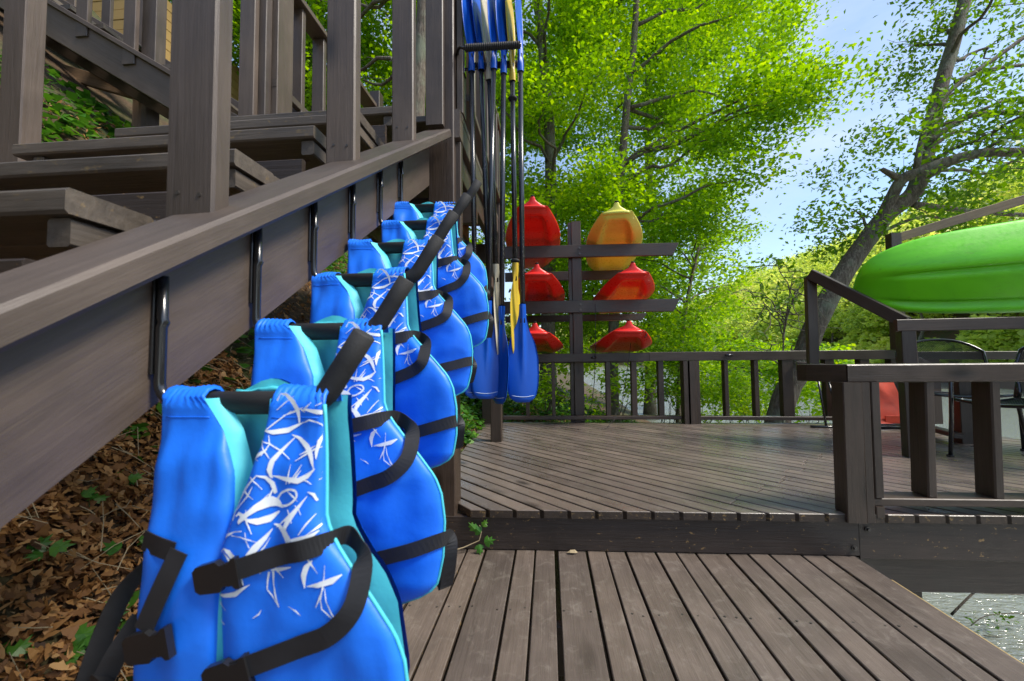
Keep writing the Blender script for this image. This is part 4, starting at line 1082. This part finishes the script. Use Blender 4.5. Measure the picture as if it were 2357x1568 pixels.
tube('front_bar', [(3.18, 4.58, ZD+.045), (3.70, 4.60, ZD+.045)], .011, M['black_metal'], rc)
tube('floor_bar', [(3.2, 4.62, ZD+.012), (3.72, 4.66, ZD+.012)], .012, M['black_metal'], rc)
tube('side_leg', [(3.70, 4.62, ZD+.01), (3.66, 4.72, ZD+.30), (3.60, 4.80, ZD+.58)], .011, M['black_metal'], rc)
tube('floor_bar', [(2.755, 4.68, ZD+.012), (3.06, 4.65, ZD+.012)], .013, M['black_metal'], rc)
tube('side_leg', [(2.905, 4.67, ZD+.012), (2.86, 4.70, ZD+.53)], .011, M['black_metal'], rc)
tube('top_bar', [(2.72, 4.71, ZD+.540), (3.10, 4.72, ZD+.535), (3.62, 4.80, ZD+.58)], .011, M['black_metal'], rc)
tube('side_leg', [(2.98, 4.72, ZD+.48), (3.05, 4.66, ZD+.02)], .011, M['black_metal'], rc)
# ------------------------------------------------------------------ vegetation
rng = np.random.default_rng(42)
M['leaf'] = leaf_mat('green_leaves', [(.085, .20, .012), (.16, .33, .018), (.27, .45, .026), (.44, .57, .04)], trans=.58)
M['leaf_dark'] = leaf_mat('dark_green_leaves', [(.045, .13, .006), (.10, .23, .010), (.20, .35, .016)], trans=.5)
M['leaf_hill'] = leaf_mat('hillside_leaves', [(.22, .32, .05), (.42, .54, .09), (.60, .68, .14), (.68, .62, .20)], trans=.45)
M['ivy'] = leaf_mat('ivy_leaves', [(.02, .075, .010), (.05, .16, .02), (.12, .27, .03)], trans=.3, rough=.32)
M['litter'] = leaf_mat('dead_leaves', [(.060, .027, .009), (.21, .095, .030), (.42, .22, .075), (.60, .38, .17)], trans=.15, rough=.6)
m, nt, b, new, lk = nodes('bark')
tc = new('ShaderNodeTexCoord'); mp = new('ShaderNodeMapping'); mp.inputs['Scale'].default_value = (7, 7, 1.6); lk(tc.outputs['Object'], mp.inputs['Vector'])
n1 = noise_n(new, lk, mp.outputs['Vector'], 4, 8, .7, 1.0); n2 = noise_n(new, lk, tc.outputs['Object'], 3, 5, .6)
r1 = ramp(new, [(.3, (.030, .022, .015)), (.5, (.12, .095, .07)), (.72, (.27, .24, .19))]); lk(n1, r1.inputs['Fac'])
r2 = ramp(new, [(.48, (0, 0, 0)), (.68, (.6, .6, .6))]); lk(n2, r2.inputs['Fac'])
lk(mixc(new, lk, r2.outputs['Color'], r1.outputs['Color'], (.20, .25, .17)), b.inputs['Base Color']); b.inputs['Roughness'].default_value = .9
bp = new('ShaderNodeBump'); bp.inputs['Strength'].default_value = .9; bp.inputs['Distance'].default_value = .03; lk(n1, bp.inputs['Height']); lk(bp.outputs['Normal'], b.inputs['Normal'])
M['bark'] = m
def leaf_quads(C, size, upb=.8, aspect=.34, droop=.15, tint=None, fold=.10):
    """one folded leaf per row of C"""
    n = len(C); size = size*(.65+.7*rng.random(n))[:, None]
    N = rng.normal(size=(n, 3)); N[:, 2] = np.abs(N[:, 2])+upb; N /= np.linalg.norm(N, axis=1)[:, None]
    D = rng.normal(size=(n, 3)); D[:, 2] -= droop; D -= N*(D*N).sum(1)[:, None]; D /= np.linalg.norm(D, axis=1)[:, None]
    S = np.cross(N, D)
    a = C-D*size*.5; c = C+D*size*.5
    bq = C+S*size*aspect+N*size*fold-D*size*.06; d = C-S*size*aspect+N*size*fold-D*size*.06
    V = np.stack([a, bq, c, d], 1).reshape(-1, 3); F = np.arange(4*n).reshape(n, 4)
    return V, F
def in_poly(P_, poly):
    x, y = P_[:, 0], P_[:, 1]; ins = np.zeros(len(P_), bool)
    for i in range(len(poly)):
        (x1, y1), (x2, y2) = poly[i-1], poly[i]
        c = ((y1 > y) != (y2 > y)) & (x < (x2-x1)*(y-y1)/(y2-y1+1e-9)+x1); ins ^= c
    return ins
CAMV = np.array([0, 0, CAM_H]); FWV, RTV, UPV = (np.array(v) for v in (fw, rt, up))
def to_world(px, py, dep):
    d = FWV+RTV*((px-1178.5)/951.4)[:, None]-UPV*((py-784)/951.4)[:, None]
    return CAMV+d*dep[:, None]
def blobs_in(poly, n, d0, d1):
    xs_ = [p[0] for p in poly]; ys_ = [p[1] for p in poly]; out = np.zeros((0, 2))
    while len(out) < n:
        P_ = np.stack([rng.uniform(min(xs_), max(xs_), 4*n), rng.uniform(min(ys_), max(ys_), 4*n)], 1); out = np.concatenate([out, P_[in_poly(P_, poly)]])
    out = out[:n]; return to_world(out[:, 0], out[:, 1], rng.uniform(d0, d1, n))
def crown_points(centers, radii, per_blob, per_cluster=14, crad=.22, flat=.55):
    C, T = [], []
    for c, r in zip(centers, radii):
        k = max(1, int(per_blob*(r/.7)**2/per_cluster))
        U = rng.normal(size=(k, 3)); U /= np.linalg.norm(U, axis=1)[:, None]; U *= (rng.random(k)**.45)[:, None]*r; U[:, 2] *= flat
        cl = c+U; tb = rng.normal(0, .12, k)
        P_ = np.repeat(cl, per_cluster, 0)+rng.normal(0, 1, (k*per_cluster, 3))*np.array([crad, crad, crad*.5])
        C.append(P_); T.append(np.repeat(tb, per_cluster)+rng.normal(.42, .17, k*per_cluster))
    return np.concatenate(C), np.clip(np.concatenate(T), 0, 1)
def wiggle(p0, p1, n, amp, seed, sag=0.):
    p0, p1 = Vector(p0), Vector(p1); L = (p1-p0).length; out = []
    for i in range(n+1):
        t = i/n; p = p0.lerp(p1, t); k = math.sin(math.pi*t)
        p += Vector((noise.noise((t*3, seed, 0)), noise.noise((t*3, seed, 5)), noise.noise((t*3, seed, 9))))*amp*L*min(1, t*3)*(1 if t < 1 else 1)
        p.z += sag*k*L; out.append(p)
    return out
def tree(name, label, trunk, r0, r1, centers, radii, per_blob, leaf, mat, limbs=10, group=None, seed=0, crad=.22, limb_r=.045, aspect=.34, per_cluster=14, upb=.8, flat=.55):
    base = Vector(trunk[0]); root = empty(name, base, label, 'tree', group)
    tp = catmull([Vector(p) for p in trunk], 5); n = len(tp)
    rd = [(r0+(r1-r0)*(i/(n-1))**.8)*(1+.10*noise.noise((i*.7, seed, 1)))*(1+.5*math.exp(-i*.8)) for i in range(n)]
    vs, fs = tube_data(tp, rd, 14); mesh_obj('trunk', vs, fs, M['bark'], root, smooth=True)
    idx = rng.permutation(len(centers))[:limbs]
    for q, i in enumerate(idx):
        c = Vector(centers[i]); best = min(range(2, n), key=lambda k: (tp[k]-c).length+max(0, tp[k].z-c.z+.5)*1.5)
        pts = wiggle(tp[best], c, 9, .13, seed+q*3.7, .06); rr_b = min(limb_r, rd[best]*.6)
        vs, fs = tube_data(pts, [rr_b*(1-.85*k/9)+.004 for k in range(10)], 6)
        for e in range(4):                     # side twigs
            s0 = pts[4+e] if 4+e < len(pts) else pts[-1]; dr = Vector((rng.normal(), rng.normal(), rng.normal()*.5)).normalized()
            tube_data(wiggle(s0, s0+dr*float(rng.uniform(.3, .9)), 4, .15, q+e*9.1), [.009, .007, .006, .004, .003], 4, False, vs, fs)
        mesh_obj('branch', vs, fs, M['bark'], root, smooth=True)
    C, T = crown_points(centers, radii, per_blob, per_cluster, crad, flat)
    V, F = leaf_quads(C, leaf, upb=upb, aspect=aspect)
    fast_mesh('crown', V, F, mat, root, attr=T)
    return root
def gz(x, y): return ground_z(x, y)
# central trees behind the kayak rack
canopy = [(1190, -260), (1940, -260), (1915, 20), (1890, 95), (1950, 125), (1985, 225), (1930, 262), (1850, 285), (1835, 345), (1770, 460), (1700, 530), (1690, 600), (1640, 700), (1560, 800), (1190, 800)]
cA = [p for p in canopy]
polyA = [(1330, -260), (1890, -260), (1850, 20), (1830, 95), (1880, 135), (1910, 215), (1870, 255), (1790, 285), (1775, 345), (1710, 450), (1620, 500), (1330, 480)]
polyB = [(1040, -260), (1420, -260), (1420, 620), (1040, 620)]
polyC = [(1330, 470), (1650, 470), (1710, 540), (1720, 610), (1690, 690), (1650, 800), (1330, 830)]
def pt(x, y, d): return Vector(to_world(np.array([float(x)]), np.array([float(y)]), np.array([float(d)]))[0])
cen = blobs_in(polyA, 76, 8.0, 12.5); rad = rng.uniform(.55, .95, len(cen))
trk = [pt(1410, 985, 9.4), pt(1412, 760, 9.4), pt(1425, 480, 9.5), pt(1442, 250, 9.6), pt(1462, 60, 9.7), pt(1470, -160, 9.8)]
trk[0].z = gz(trk[0].x, trk[0].y)-.1
tree('broadleaf_tree', 'tall light-trunked leafy tree rising behind the yellow kayak', trk, .13, .06, cen, rad, 520, .094, M['leaf'], 18, 'trees around the deck', 1)
cen = blobs_in(polyB, 62, 8.0, 12.5); rad = rng.uniform(.55, .95, len(cen))
trk = [pt(1262, 985, 10.4), pt(1262, 700, 10.4), pt(1268, 470, 10.5), pt(1262, 250, 10.6), pt(1240, 20, 10.8), pt(1235, -180, 11)]
trk[0].z = gz(trk[0].x, trk[0].y)-.1
tree('broadleaf_tree', 'leafy tree with grey trunk rising behind the red kayaks', trk, .20, .10, cen, rad, 600, .094, M['leaf'], 16, 'trees around the deck', 2)
cen = blobs_in(polyC, 44, 8.5, 12.0); rad = rng.uniform(.5, .85, len(cen))
trk = [pt(1560, 1000, 9.8), pt(1565, 850, 9.9), pt(1580, 700, 10.0), pt(1610, 560, 10.2)]
trk[0].z = gz(trk[0].x, trk[0].y)-.1
tree('young_tree', 'low dense young tree right of the kayak rack', trk, .07, .03, cen, rad, 540, .09, M['leaf'], 10, 'trees around the deck', 3)
# backdrop of leafy trees further up the wooded shore
for k, (lb, poly, d0, d1, nb, tx, td) in enumerate((
        ('tree farther back on the bank, filling the gap between paddles and rack', [(1000, -200), (1340, -200), (1340, 860), (1000, 860)], 14, 19, 60, 1190, 16),
        ('tree farther back on the bank, behind the rack right side', [(1300, -220), (1700, -220), (1640, 420), (1660, 620), (1600, 860), (1300, 860)], 14.5, 20, 70, 1495, 17),
        ('tall tree with rough pale trunk seen between stair balusters', [(560, -320), (1080, -320), (1080, 300), (560, 300)], 8.2, 12, 110, 972, 7.0))):
    cen = blobs_in(poly, nb, d0, d1); rad = rng.uniform(.8, 1.4, nb)*(1 if k < 2 else .72)
    trk = [pt(tx, 940, td), pt(tx+4, 600, td), pt(tx-4, 250, td), pt(tx+6, -60, td), pt(tx, -320, td)]
    if k == 2: trk = [pt(955, 420, td), pt(962, 240, td), pt(975, 20, td), pt(980, -180, td), pt(984, -420, td)]
    trk[0].z = min(trk[0].z, gz(trk[0].x, trk[0].y)-.2)
    tree('broadleaf_tree', lb, trk, .20 if k < 2 else .135, .09, cen, rad, 300 if k < 2 else 560, .17 if k < 2 else .10, M['leaf'], 12, 'trees around the deck', 11+k, crad=.35 if k < 2 else .22)
cen = blobs_in([(100, -400), (640, -400), (640, 60), (100, 60)], 80, 8, 14); rad = rng.uniform(.7, 1.1, 80)
b0_ = Vector((-5.2, 8.6, gz(-5.2, 8.6)))
tree('broadleaf_tree', 'leafy tree above the upper stair flight at top left', [b0_, b0_+Vector((.1, 0, 2)), b0_+Vector((0, .2, 4.5)), b0_+Vector((.2, .1, 8))], .16, .07, cen, rad, 480, .13, M['leaf'], 10, 'trees around the deck', 31)
# the leaning tree at right, sparse foliage against the sky
D3 = 6.3
lean_t = [pt(1745, 1080, D3), pt(1795, 950, D3), pt(1838, 850, D3), pt(1880, 740, D3), pt(1935, 640, D3), pt(1990, 560, D3), pt(2045, 490, D3), pt(2105, 440, D3), pt(2135, 340, D3+.1), pt(2160, 220, D3+.2), pt(2200, 80, D3+.3), pt(2240, -80, D3+.4)]
lean_t[0].z = WATER_Z-.2
polyD = [(2085, -160), (2500, -160), (2500, 380), (2350, 430), (2250, 520), (2110, 560), (1990, 590), (1880, 610), (1845, 560), (1860, 470), (1900, 400), (1960, 330), (2010, 300), (1990, 240), (2040, 190), (2110, 150), (2040, 60)]
cen = blobs_in(polyD, 60, 5.4, 7.6); rad = rng.uniform(.28, .52, len(cen))
lt = tree('leaning_tree', 'big leaning tree with mossy trunk at right, sparse leaves against the sky', lean_t, .185, .080, cen, rad, 620, .078, M['leaf_dark'], 16, 'trees around the deck', 51, crad=.19, limb_r=.03, aspect=.27, per_cluster=9, upb=.3)
for q, (pts, ra, rb_) in enumerate((
        ([pt(2020, 520, D3), pt(2052, 455, D3-.1), pt(2075, 415, D3-.2), pt(2110, 398, D3-.3), pt(2180, 372, D3-.4), pt(2270, 352, D3-.5), pt(2420, 352, D3-.6)], .085, .06),
        ([pt(2075, 412, D3-.2), pt(2052, 402, D3-.2), pt(2030, 390, D3-.2)], .055, .03),
        ([pt(2108, 395, D3-.3), pt(2120, 330, D3-.3), pt(2145, 255, D3-.3), pt(2210, 190, D3-.3), pt(2290, 135, D3-.3), pt(2420, 40, D3-.3)], .045, .025),
        ([pt(2135, 330, D3), pt(2190, 290, D3), pt(2260, 262, D3-.1), pt(2420, 262, D3-.2)], .045, .03),
        ([pt(2100, 470, D3), pt(2180, 480, D3+.3), pt(2300, 492, D3+.5), pt(2450, 498, D3+.6)], .05, .03),
        ([pt(2200, 188, D3-.3), pt(2260, 165, D3-.2), pt(2360, 150, D3-.1), pt(2440, 160, D3)], .03, .02))):
    P_ = catmull(pts, 4); vs, fs = tube_data(P_, [ra+(rb_-ra)*i/(len(P_)-1) for i in range(len(P_))], 10); mesh_obj('limb', vs, fs, M['bark'], lt, smooth=True)
# slim sapling by the railing and shrubs on the shore
cen = blobs_in([(1745, 600), (1850, 590), (1850, 800), (1760, 810)], 16, 5.8, 6.4); rad = rng.uniform(.16, .28, 16)
sp = [pt(1800, 1010, 6.1), pt(1802, 860, 6.1), pt(1808, 740, 6.1), pt(1826, 630, 6.1)]; sp[0].z = gz(sp[0].x, sp[0].y)-.1
tree('sapling', 'slim sapling standing just left of the leaning trunk', sp, .018, .006, cen, rad, 230, .085, M['leaf_dark'], 10, 'trees around the deck', 61, crad=.09, limb_r=.008, per_cluster=7, aspect=.24, upb=.3)
def shrub(lb, px, py, d, w, h, n, mat, leaf=.085):
    c = pt(px, py, d); base = Vector((c.x, c.y, gz(c.x, c.y)))
    root = empty('shrub', base, lb, 'shrub', 'shrubs below the back railing')
    vs, fs = [], []
    for k in range(9):
        e = base+Vector((rng.uniform(-w, w)*.8, rng.uniform(-w, w)*.6, rng.uniform(.4, 1)*h+(c.z-base.z)*.5)); tube_data(wiggle(base, e, 6, .12, k*2.2+px), [.014, .012, .01, .008, .007, .006, .004], 5, False, vs, fs)
    mesh_obj('stems', vs, fs, M['bark'], root, smooth=True)
    k = max(8, int(w*24)); cen = np.array([[c.x+rng.uniform(-w, w), c.y+rng.uniform(-.6, .6), c.z+rng.uniform(-h, h)] for _ in range(k)])
    C, T = crown_points(cen, np.full(k, .34), n, 10, .12, .7); V, F = leaf_quads(C, leaf); fast_mesh('foliage', V, F, mat, root, attr=np.clip(T+.1, 0, 1))
shrub('leafy shrub seen through the railing, left of the rack post', 1250, 900, 7.2, .55, .45, 300, M['leaf'])
shrub('leafy shrub seen through the railing, right of the rack post', 1410, 880, 8.2, .6, .5, 320, M['leaf'])
shrub('leafy shrub seen through the railing under the rack arms end', 1540, 840, 8.8, .8, .8, 380, M['leaf_dark'])
shrub('leafy shrub beside the middle railing post', 1650, 890, 8.4, .8, .62, 380, M['leaf'])
shrub('bright leafy shrub around the leaning trunk foot', 1740, 880, 7.8, .8, .62, 380, M['leaf'])
shrub('bright leafy shrub seen behind the folding chair frame', 1885, 890, 7.2, .6, .6, 400, M['leaf'])
shrub('broad pale shrub on the shore behind the middle railing post', 1600, 850, 11.5, 1.3, .95, 520, M['leaf'], .11)
shrub('broad pale shrub on the shore left of the leaning trunk', 1720, 860, 12.0, 1.2, .85, 520, M['leaf'], .11)
shrub('broad pale shrub on the shore right of the leaning trunk', 1860, 850, 11.5, 1.2, .8, 520, M['leaf'], .11)
# trees lining the far bank, and the wooded hillside behind them
def far_cloud(name, n_blob, pos, rad_, per, size, mat):
    C, T = [], []
    for p, r in zip(pos, rad_):
        U = rng.normal(size=(per, 3)); U /= np.linalg.norm(U, axis=1)[:, None]; U[:, 2] = np.abs(U[:, 2])*1.0-.25
        U *= (.55+.45*rng.random(per)**.5)[:, None]*r
        lump = 1+.25*np.sin(U[:, 0]*2.3+p[0])*np.cos(U[:, 1]*1.9+p[1])
        C.append(p+U*lump[:, None]); T.append(np.clip(rng.normal(.45, .16, per)+rng.normal(0, .14), 0, 1))
    C = np.concatenate(C); T = np.concatenate(T); V, F = leaf_quads(C, size, upb=.5, aspect=.42); return V, F, T
pos, rd_ = [], []
while len(pos) < 620:
    a = R(rng.uniform(8, 58)); dist = float(rng.uniform(48, 190)); x, y = dist*math.sin(a), dist*math.cos(a)
    z = gz(x, y)
    if x < 37 or z < WATER_Z+1: continue
    r = float(rng.uniform(2.6, 4.8)); pos.append((x, y, z+r*.9)); rd_.append(r)
for _ in range(150):
    y = float(rng.uniform(5, 120)); x = 34.6+3*noise.noise((y*.03, 5.5, 0))+float(rng.uniform(0, 3)); r = float(rng.uniform(1.1, 2.2)); pos.append((x, y, max(gz(x, y), WATER_Z)+r*.55)); rd_.append(r)
for _ in range(60):
    x = float(rng.uniform(-30, 50)); y = float(rng.uniform(172, 230)); r = float(rng.uniform(4, 7)); pos.append((x, y, gz(x, y)+r)); rd_.append(r)
V, F, T = far_cloud('w', 0, np.array(pos), rd_, 420, .52, None)
hill = fast_mesh('hillside_woods', V, F, M['leaf_hill'], None, attr=T); tag(hill, 'bright yellow-green wooded hillside beyond the river', 'woods', kind='stuff')
k = 0
shore = []
for i in range(15):
    y = 18+i*5.2+float(rng.uniform(-1.2, 1.2)); x = 36.5+3*noise.noise((y*.03, 5.5, 0))+float(rng.uniform(-.6, 1.5)); shore.append((x, y))
words = ['first', 'second', 'third', 'fourth', 'fifth', 'sixth', 'seventh', 'eighth', 'ninth', 'tenth', 'eleventh', 'twelfth', 'thirteenth', 'fourteenth', 'fifteenth']
for i, (x, y) in enumerate(shore):
    z = gz(x, y); h = float(rng.uniform(5.5, 8.5)); root = empty('shore_tree', (x, y, z), 'pale-trunked tree on the far river bank, '+words[i]+' counted from the right', 'tree', 'trees lining the far bank')
    vs, fs = tube_data(wiggle((x, y, z-.5), (x+.6, y, z+h), 8, .08, i*3.3), [.20*(1-.08*q) for q in range(9)], 7); mesh_obj('trunk', vs, fs, M['bark'], root, smooth=True)
    nb = 9; pp = np.array([(x+rng.normal(0, 1.7), y+rng.normal(0, 1.7), z+h*rng.uniform(.35, 1.05)) for _ in range(nb)])
    V, F, T = far_cloud('c', 0, pp, rng.uniform(1.0, 1.9, nb), 280, .32, None); fast_mesh('crown', V, F, M['leaf_hill'], root, attr=np.clip(T-.12, 0, 1))
# ------------------------------------------------------------------ forest floor: dead leaves, creeping plants
def on_ground(n, x0, x1, y0, y1, lift):
    x, y = rng.uniform(x0, x1, n), rng.uniform(y0, y1, n)
    z = np.array([ground_z(a, b_) for a, b_ in zip(x, y)]); return np.stack([x, y, z+rng.uniform(0, lift, n)], 1)
def curled(C, size, bias):
    """lobed, curled dead leaves lying on the slope: 8-sided fans of two bent halves"""
    n = len(C); size = size*(.5+.9*rng.random(n))
    N = rng.normal(size=(n, 3))*.55+np.array(bias); N /= np.linalg.norm(N, axis=1)[:, None]
    D = rng.normal(size=(n, 3)); D -= N*(D*N).sum(1)[:, None]; D /= np.linalg.norm(D, axis=1)[:, None]; S = np.cross(N, D)
    prof = [(-.52, .012), (-.30, .15), (-.14, .13), (.04, .27), (.17, .16), (.32, .17), (.5, .012), (.5, -.012), (.33, -.14), (.17, -.17), (.05, -.26), (-.13, -.12), (-.30, -.16), (-.52, -.012)]
    curl = rng.uniform(-.9, 1.5, n)
    asp = rng.uniform(.45, 1.15, n)
    V = np.stack([C+D*(a*size)[:, None]+S*(b_*size*asp)[:, None]+N*((curl*(abs(b_)*.9+a*a*.5))*size)[:, None] for a, b_ in prof], 1)
    k_ = len(prof); mid = np.stack([C+D*(a*size)[:, None]+N*((curl*a*a*.5)*size)[:, None] for a in (-.25, .05, .32)], 1)
    return V, k_
def litter(name, C, size, bias, mat, label, cat, tmu):
    V, k_ = curled(C, size, bias); n = len(C)
    # two halves joined on the midrib: (0,1,2,3,4,5,6) and (6..11,0)
    F = []; base = np.arange(n)[:, None]*k_
    quads = [(i, i+1, 12-i, 13-i) for i in range(6)]
    Fq = np.concatenate([base+np.array(q) for q in quads]); T = np.clip(rng.normal(tmu, .22, n), 0, 1)
    o = fast_mesh(name, V.reshape(-1, 3), Fq, mat, None, attr=np.tile(T, 6)); tag(o, label, cat, kind='stuff'); return o
C = np.concatenate([on_ground(46000, -2.6, -.62, -.4, 2.2, .04), on_ground(9000, -3.6, -.7, 2.2, 6, .03), on_ground(2500, -.7, 1.5, 5.1, 9, .03)])
litter('leaf_litter', C, .042, (.55, 0, .75), M['litter'], 'brown dead leaves covering the bank under the stairs', 'leaf litter', .45)
def patch(C, keep): return C[np.array([noise.noise((a*.9, b_*.9, 4.4)) for a, b_, _ in C]) > keep]
C = np.concatenate([patch(on_ground(1300, -2.4, -.75, .1, 2.6, .05), .25), patch(on_ground(9000, -5.5, -1.7, 2.2, 6.5, .12), -.12), on_ground(2600, -1.5, -.72, 2.6, 6, .12), on_ground(7000, -1.5, 2.2, 5.2, 11, .22)])
V, F = leaf_quads(C, .075, upb=1.4, aspect=.40); T = np.clip(rng.normal(.5, .22, len(C)), 0, 1)
gc = fast_mesh('ground_cover', V, F, M['ivy'], None, attr=T); tag(gc, 'green creeping plants and ivy spread over the wooded bank', 'ground cover', kind='stuff')
vs, fs = [], []
for p in on_ground(900, -2.4, -.66, 0, 2.6, .05):
    a_ = rng.uniform(0, 6.28); l_ = rng.uniform(.02, .09); d_ = Vector((math.cos(a_), math.sin(a_), -.8*math.cos(a_)+rng.normal()*.25)).normalized()*l_; q = Vector(p)+Vector((.02, 0, .025))
    tube_data([q-d_, q+Vector((rng.normal(), rng.normal(), rng.normal()))*.006, q+d_], [.0016, .0014, .001], 3, False, vs, fs)
M['tw'] = plain_mat('dry_twig', (.34, .27, .16), .8)
tl_ = mesh_obj('twig_litter', vs, fs, M['tw']); tag(tl_, 'scattered straw-thin dry twigs among the dead leaves', 'twigs', kind='stuff')
# dry twigs lying on the litter
for i, (a, b_, r) in enumerate((((-.98, .62), (-.72, 1.06), .004), ((-1.16, .74), (-1.02, .74), .016), ((-.92, .95), (-.83, .80), .003), ((-.86, 1.15), (-.80, 1.02), .003), ((-1.1, 1.0), (-1.0, .9), .003))):
    pts = [Vector((a[0]+(b_[0]-a[0])*t, a[1]+(b_[1]-a[1])*t, 0)) for t in (0, .25, .5, .75, 1)]
    for q, p in enumerate(pts): p.z = ground_z(p.x, p.y)+.03+.01*math.sin(q*2+i)
    o = tube('twig', pts, [r, r, r*.9, r*.8, r*.6], M['tw'] if 'tw' in M else M.setdefault('tw', plain_mat('dry_twig', (.34, .27, .16), .8)), None, 6)
    tag(o, ('long thin dry twig lying across the dead leaves', 'thick broken stick on the bank beside the stair stringer', 'short dry twig below the nearest vest shoulder', 'short dry twig high on the litter slope', 'small bent twig in the middle of the litter')[i], 'twig', 'twigs on the bank')
# ------------------------------------------------------------------ ivy: one sprig on the step, seedlings on the bank
IVY = [(0, 0), (.30, .10), (.46, .34), (.24, .40), (.30, .72), (.10, .66), (0, 1.0), (-.10, .66), (-.30, .72), (-.24, .40), (-.46, .34), (-.30, .10)]
def ivy_leaf(p, size, nrm, dr, par, tint):
    nrm = Vector(nrm).normalized(); dr = Vector(dr); dr = (dr-nrm*dr.dot(nrm)).normalized(); sd = nrm.cross(dr)
    vs = [p+dr*(.42*size)+nrm*(.04*size)]+[p+sd*(a*size)+dr*(b2*size)-nrm*(abs(a)*.22*size) for a, b2 in IVY]
    n = len(IVY); fs = [[0, 1+i, 1+(i+1) % n] for i in range(n)]
    o = mesh_obj('leaf', vs, fs, M['ivy'], par)
    at_ = o.data.attributes.new('tint', 'FLOAT', 'FACE'); at_.data.foreach_set('value', [tint+.1*(i % 2) for i in range(n)])
    return o
iv = empty('ivy_sprig', (-.40, 2.07, .0), 'ivy sprig with five leaves growing over the step beam', 'plant', 'ivy sprigs')
sx0 = -.375
tube('stem', [(-.60, 2.03, .012), (-.50, 2.04, .014), (-.43, 2.055, .03), (sx0+.02, 2.07, .06), (sx0+.03, 2.075, .10), (sx0+.02, 2.08, .13)], [.004, .004, .003, .0025, .002, .002], M['tw'], iv, 6)
for (x, z, s_, dx_, dz_, t) in ((sx0+.03, .10, .058, -.5, .4, .35), (sx0+.04, .13, .042, .4, .9, .85), (sx0-.0, .115, .050, -.9, .9, .6), (sx0+.045, .055, .062, .9, .25, .45), (sx0+.02, .045, .055, .1, -1, .4)):
    ivy_leaf(Vector((x, 2.062, z)), s_, (rng.normal()*.2, -1, .35), (dx_, -.1, dz_), iv, t)
sl = ['near the lower left picture corner', 'left of the nearest vest strap', 'at the left picture edge on the litter', 'just left of the nearest vest shoulder', 'below the stringer in the middle of the litter', 'beside the hanging strap end', 'on the litter halfway down the left side', 'close under the stringer edge', 'between the long twig and the vest', 'lowest on the bank beside the vest bottom']
for i, (px, py, s_) in enumerate(((60, 1510, .06), (235, 1395, .06), (75, 1290, .055), (320, 985, .045), (205, 1155, .045), (205, 1460, .07), (240, 1285, .055), (300, 1105, .045), (325, 1240, .045), (160, 1530, .07))):
    d_ = fw+rt*((px-1178.5)/951.4)-up*((py-784)/951.4); t = .3
    while t < 5:
        p = Vector((0, 0, CAM_H))+d_*t
        if p.z < ground_z(p.x, p.y)+.045: break
        t += .01
    sd_ = empty('ivy_sprig', p, 'small green ivy seedling '+sl[i], 'plant', 'ivy sprigs')
    for k in range(rng.integers(2, 5)):
        an = rng.uniform(0, 6.28); ivy_leaf(p+Vector((rng.normal()*.02, rng.normal()*.02, rng.uniform(0, .02))), s_*rng.uniform(.7, 1.1), (.45+rng.normal()*.2, -.45+rng.normal()*.2, .8), (math.cos(an), math.sin(an), -.1), sd_, float(rng.uniform(.3, .9)))
    tube('stem', [p+Vector((0, 0, -.07)), p+Vector((.004, 0, -.03)), p], .0016, M['ivy'], sd_, 4)
# ------------------------------------------------------------------ loose bits on the deck
V_, F_ = [(-.035, 0, .0), (-.01, .012, .014), (.02, .014, .016), (.038, .004, .002), (.02, -.012, .006), (-.012, -.012, .006)], [[0, 1, 5], [1, 2, 4, 5], [2, 3, 4]]
fl = mesh_obj('fallen_leaf', V_, F_, M['tw'], None, M=Matrix.Translation((.10, 2.085, .006)) @ Matrix.Scale(.75, 4)); tag(fl, 'small pale dried leaf against the step beam', 'leaf')
cb = tube('power_cord', [pt(1370, 700, 4.83), pt(1371, 800, 4.84), pt(1368, 880, 4.85), pt(1362, 930, 4.85), pt(1345, 968, 4.82), pt(1300, 974, 4.82), pt(1250, 976, 4.82)], .004, M['foam'], None, 6); tag(cb, 'black cord hanging from the kayak rack down to the deck', 'cord')
cb = tube('tie_cord', [pt(1452, 790, 4.7), pt(1446, 840, 4.7), pt(1432, 920, 4.7), pt(1415, 965, 4.6), pt(1395, 987, 4.45), pt(1350, 990, 4.4), pt(1290, 983, 4.5)], .0028, M['foam'], None, 6); tag(cb, 'thin black cord dangling from the lower right kayak to the deck', 'cord')

# branch reaching over the water at lower right
ob = empty('overhanging_branch', pt(2195, 1420, 3.4), 'thin dark branch with small leaves over the water at lower right', 'branch')
for q, (pts, ra) in enumerate((([pt(2190, 1415, 3.4), pt(2235, 1370, 3.45), pt(2262, 1352, 3.5), pt(2300, 1340, 3.55)], .010), ([pt(2240, 1364, 3.45), pt(2300, 1367, 3.5), pt(2420, 1372, 3.6)], .005), ([pt(2235, 1440, 3.3), pt(2270, 1418, 3.35), pt(2340, 1412, 3.4), pt(2420, 1420, 3.4)], .004), ([pt(2265, 1463, 3.3), pt(2320, 1470, 3.3), pt(2420, 1492, 3.3)], .004))):
    P_ = catmull(pts, 4); vs, fs = tube_data(P_, [ra*(1-.5*i/len(P_)) for i in range(len(P_))], 6); mesh_obj('stem', vs, fs, M['bark'], ob, smooth=True)
cen = np.array([tuple(pt(x, y, 3.4)) for x, y in ((2245, 1428), (2290, 1420), (2315, 1435), (2340, 1425), (2320, 1450), (2350, 1460), (2270, 1440))])
C, T = crown_points(cen, np.full(len(cen), .07), 1400, 8, .05, .6); V, F = leaf_quads(C, .035, aspect=.25); fast_mesh('foliage', V, F, M['leaf_dark'], ob, attr=T*.4)
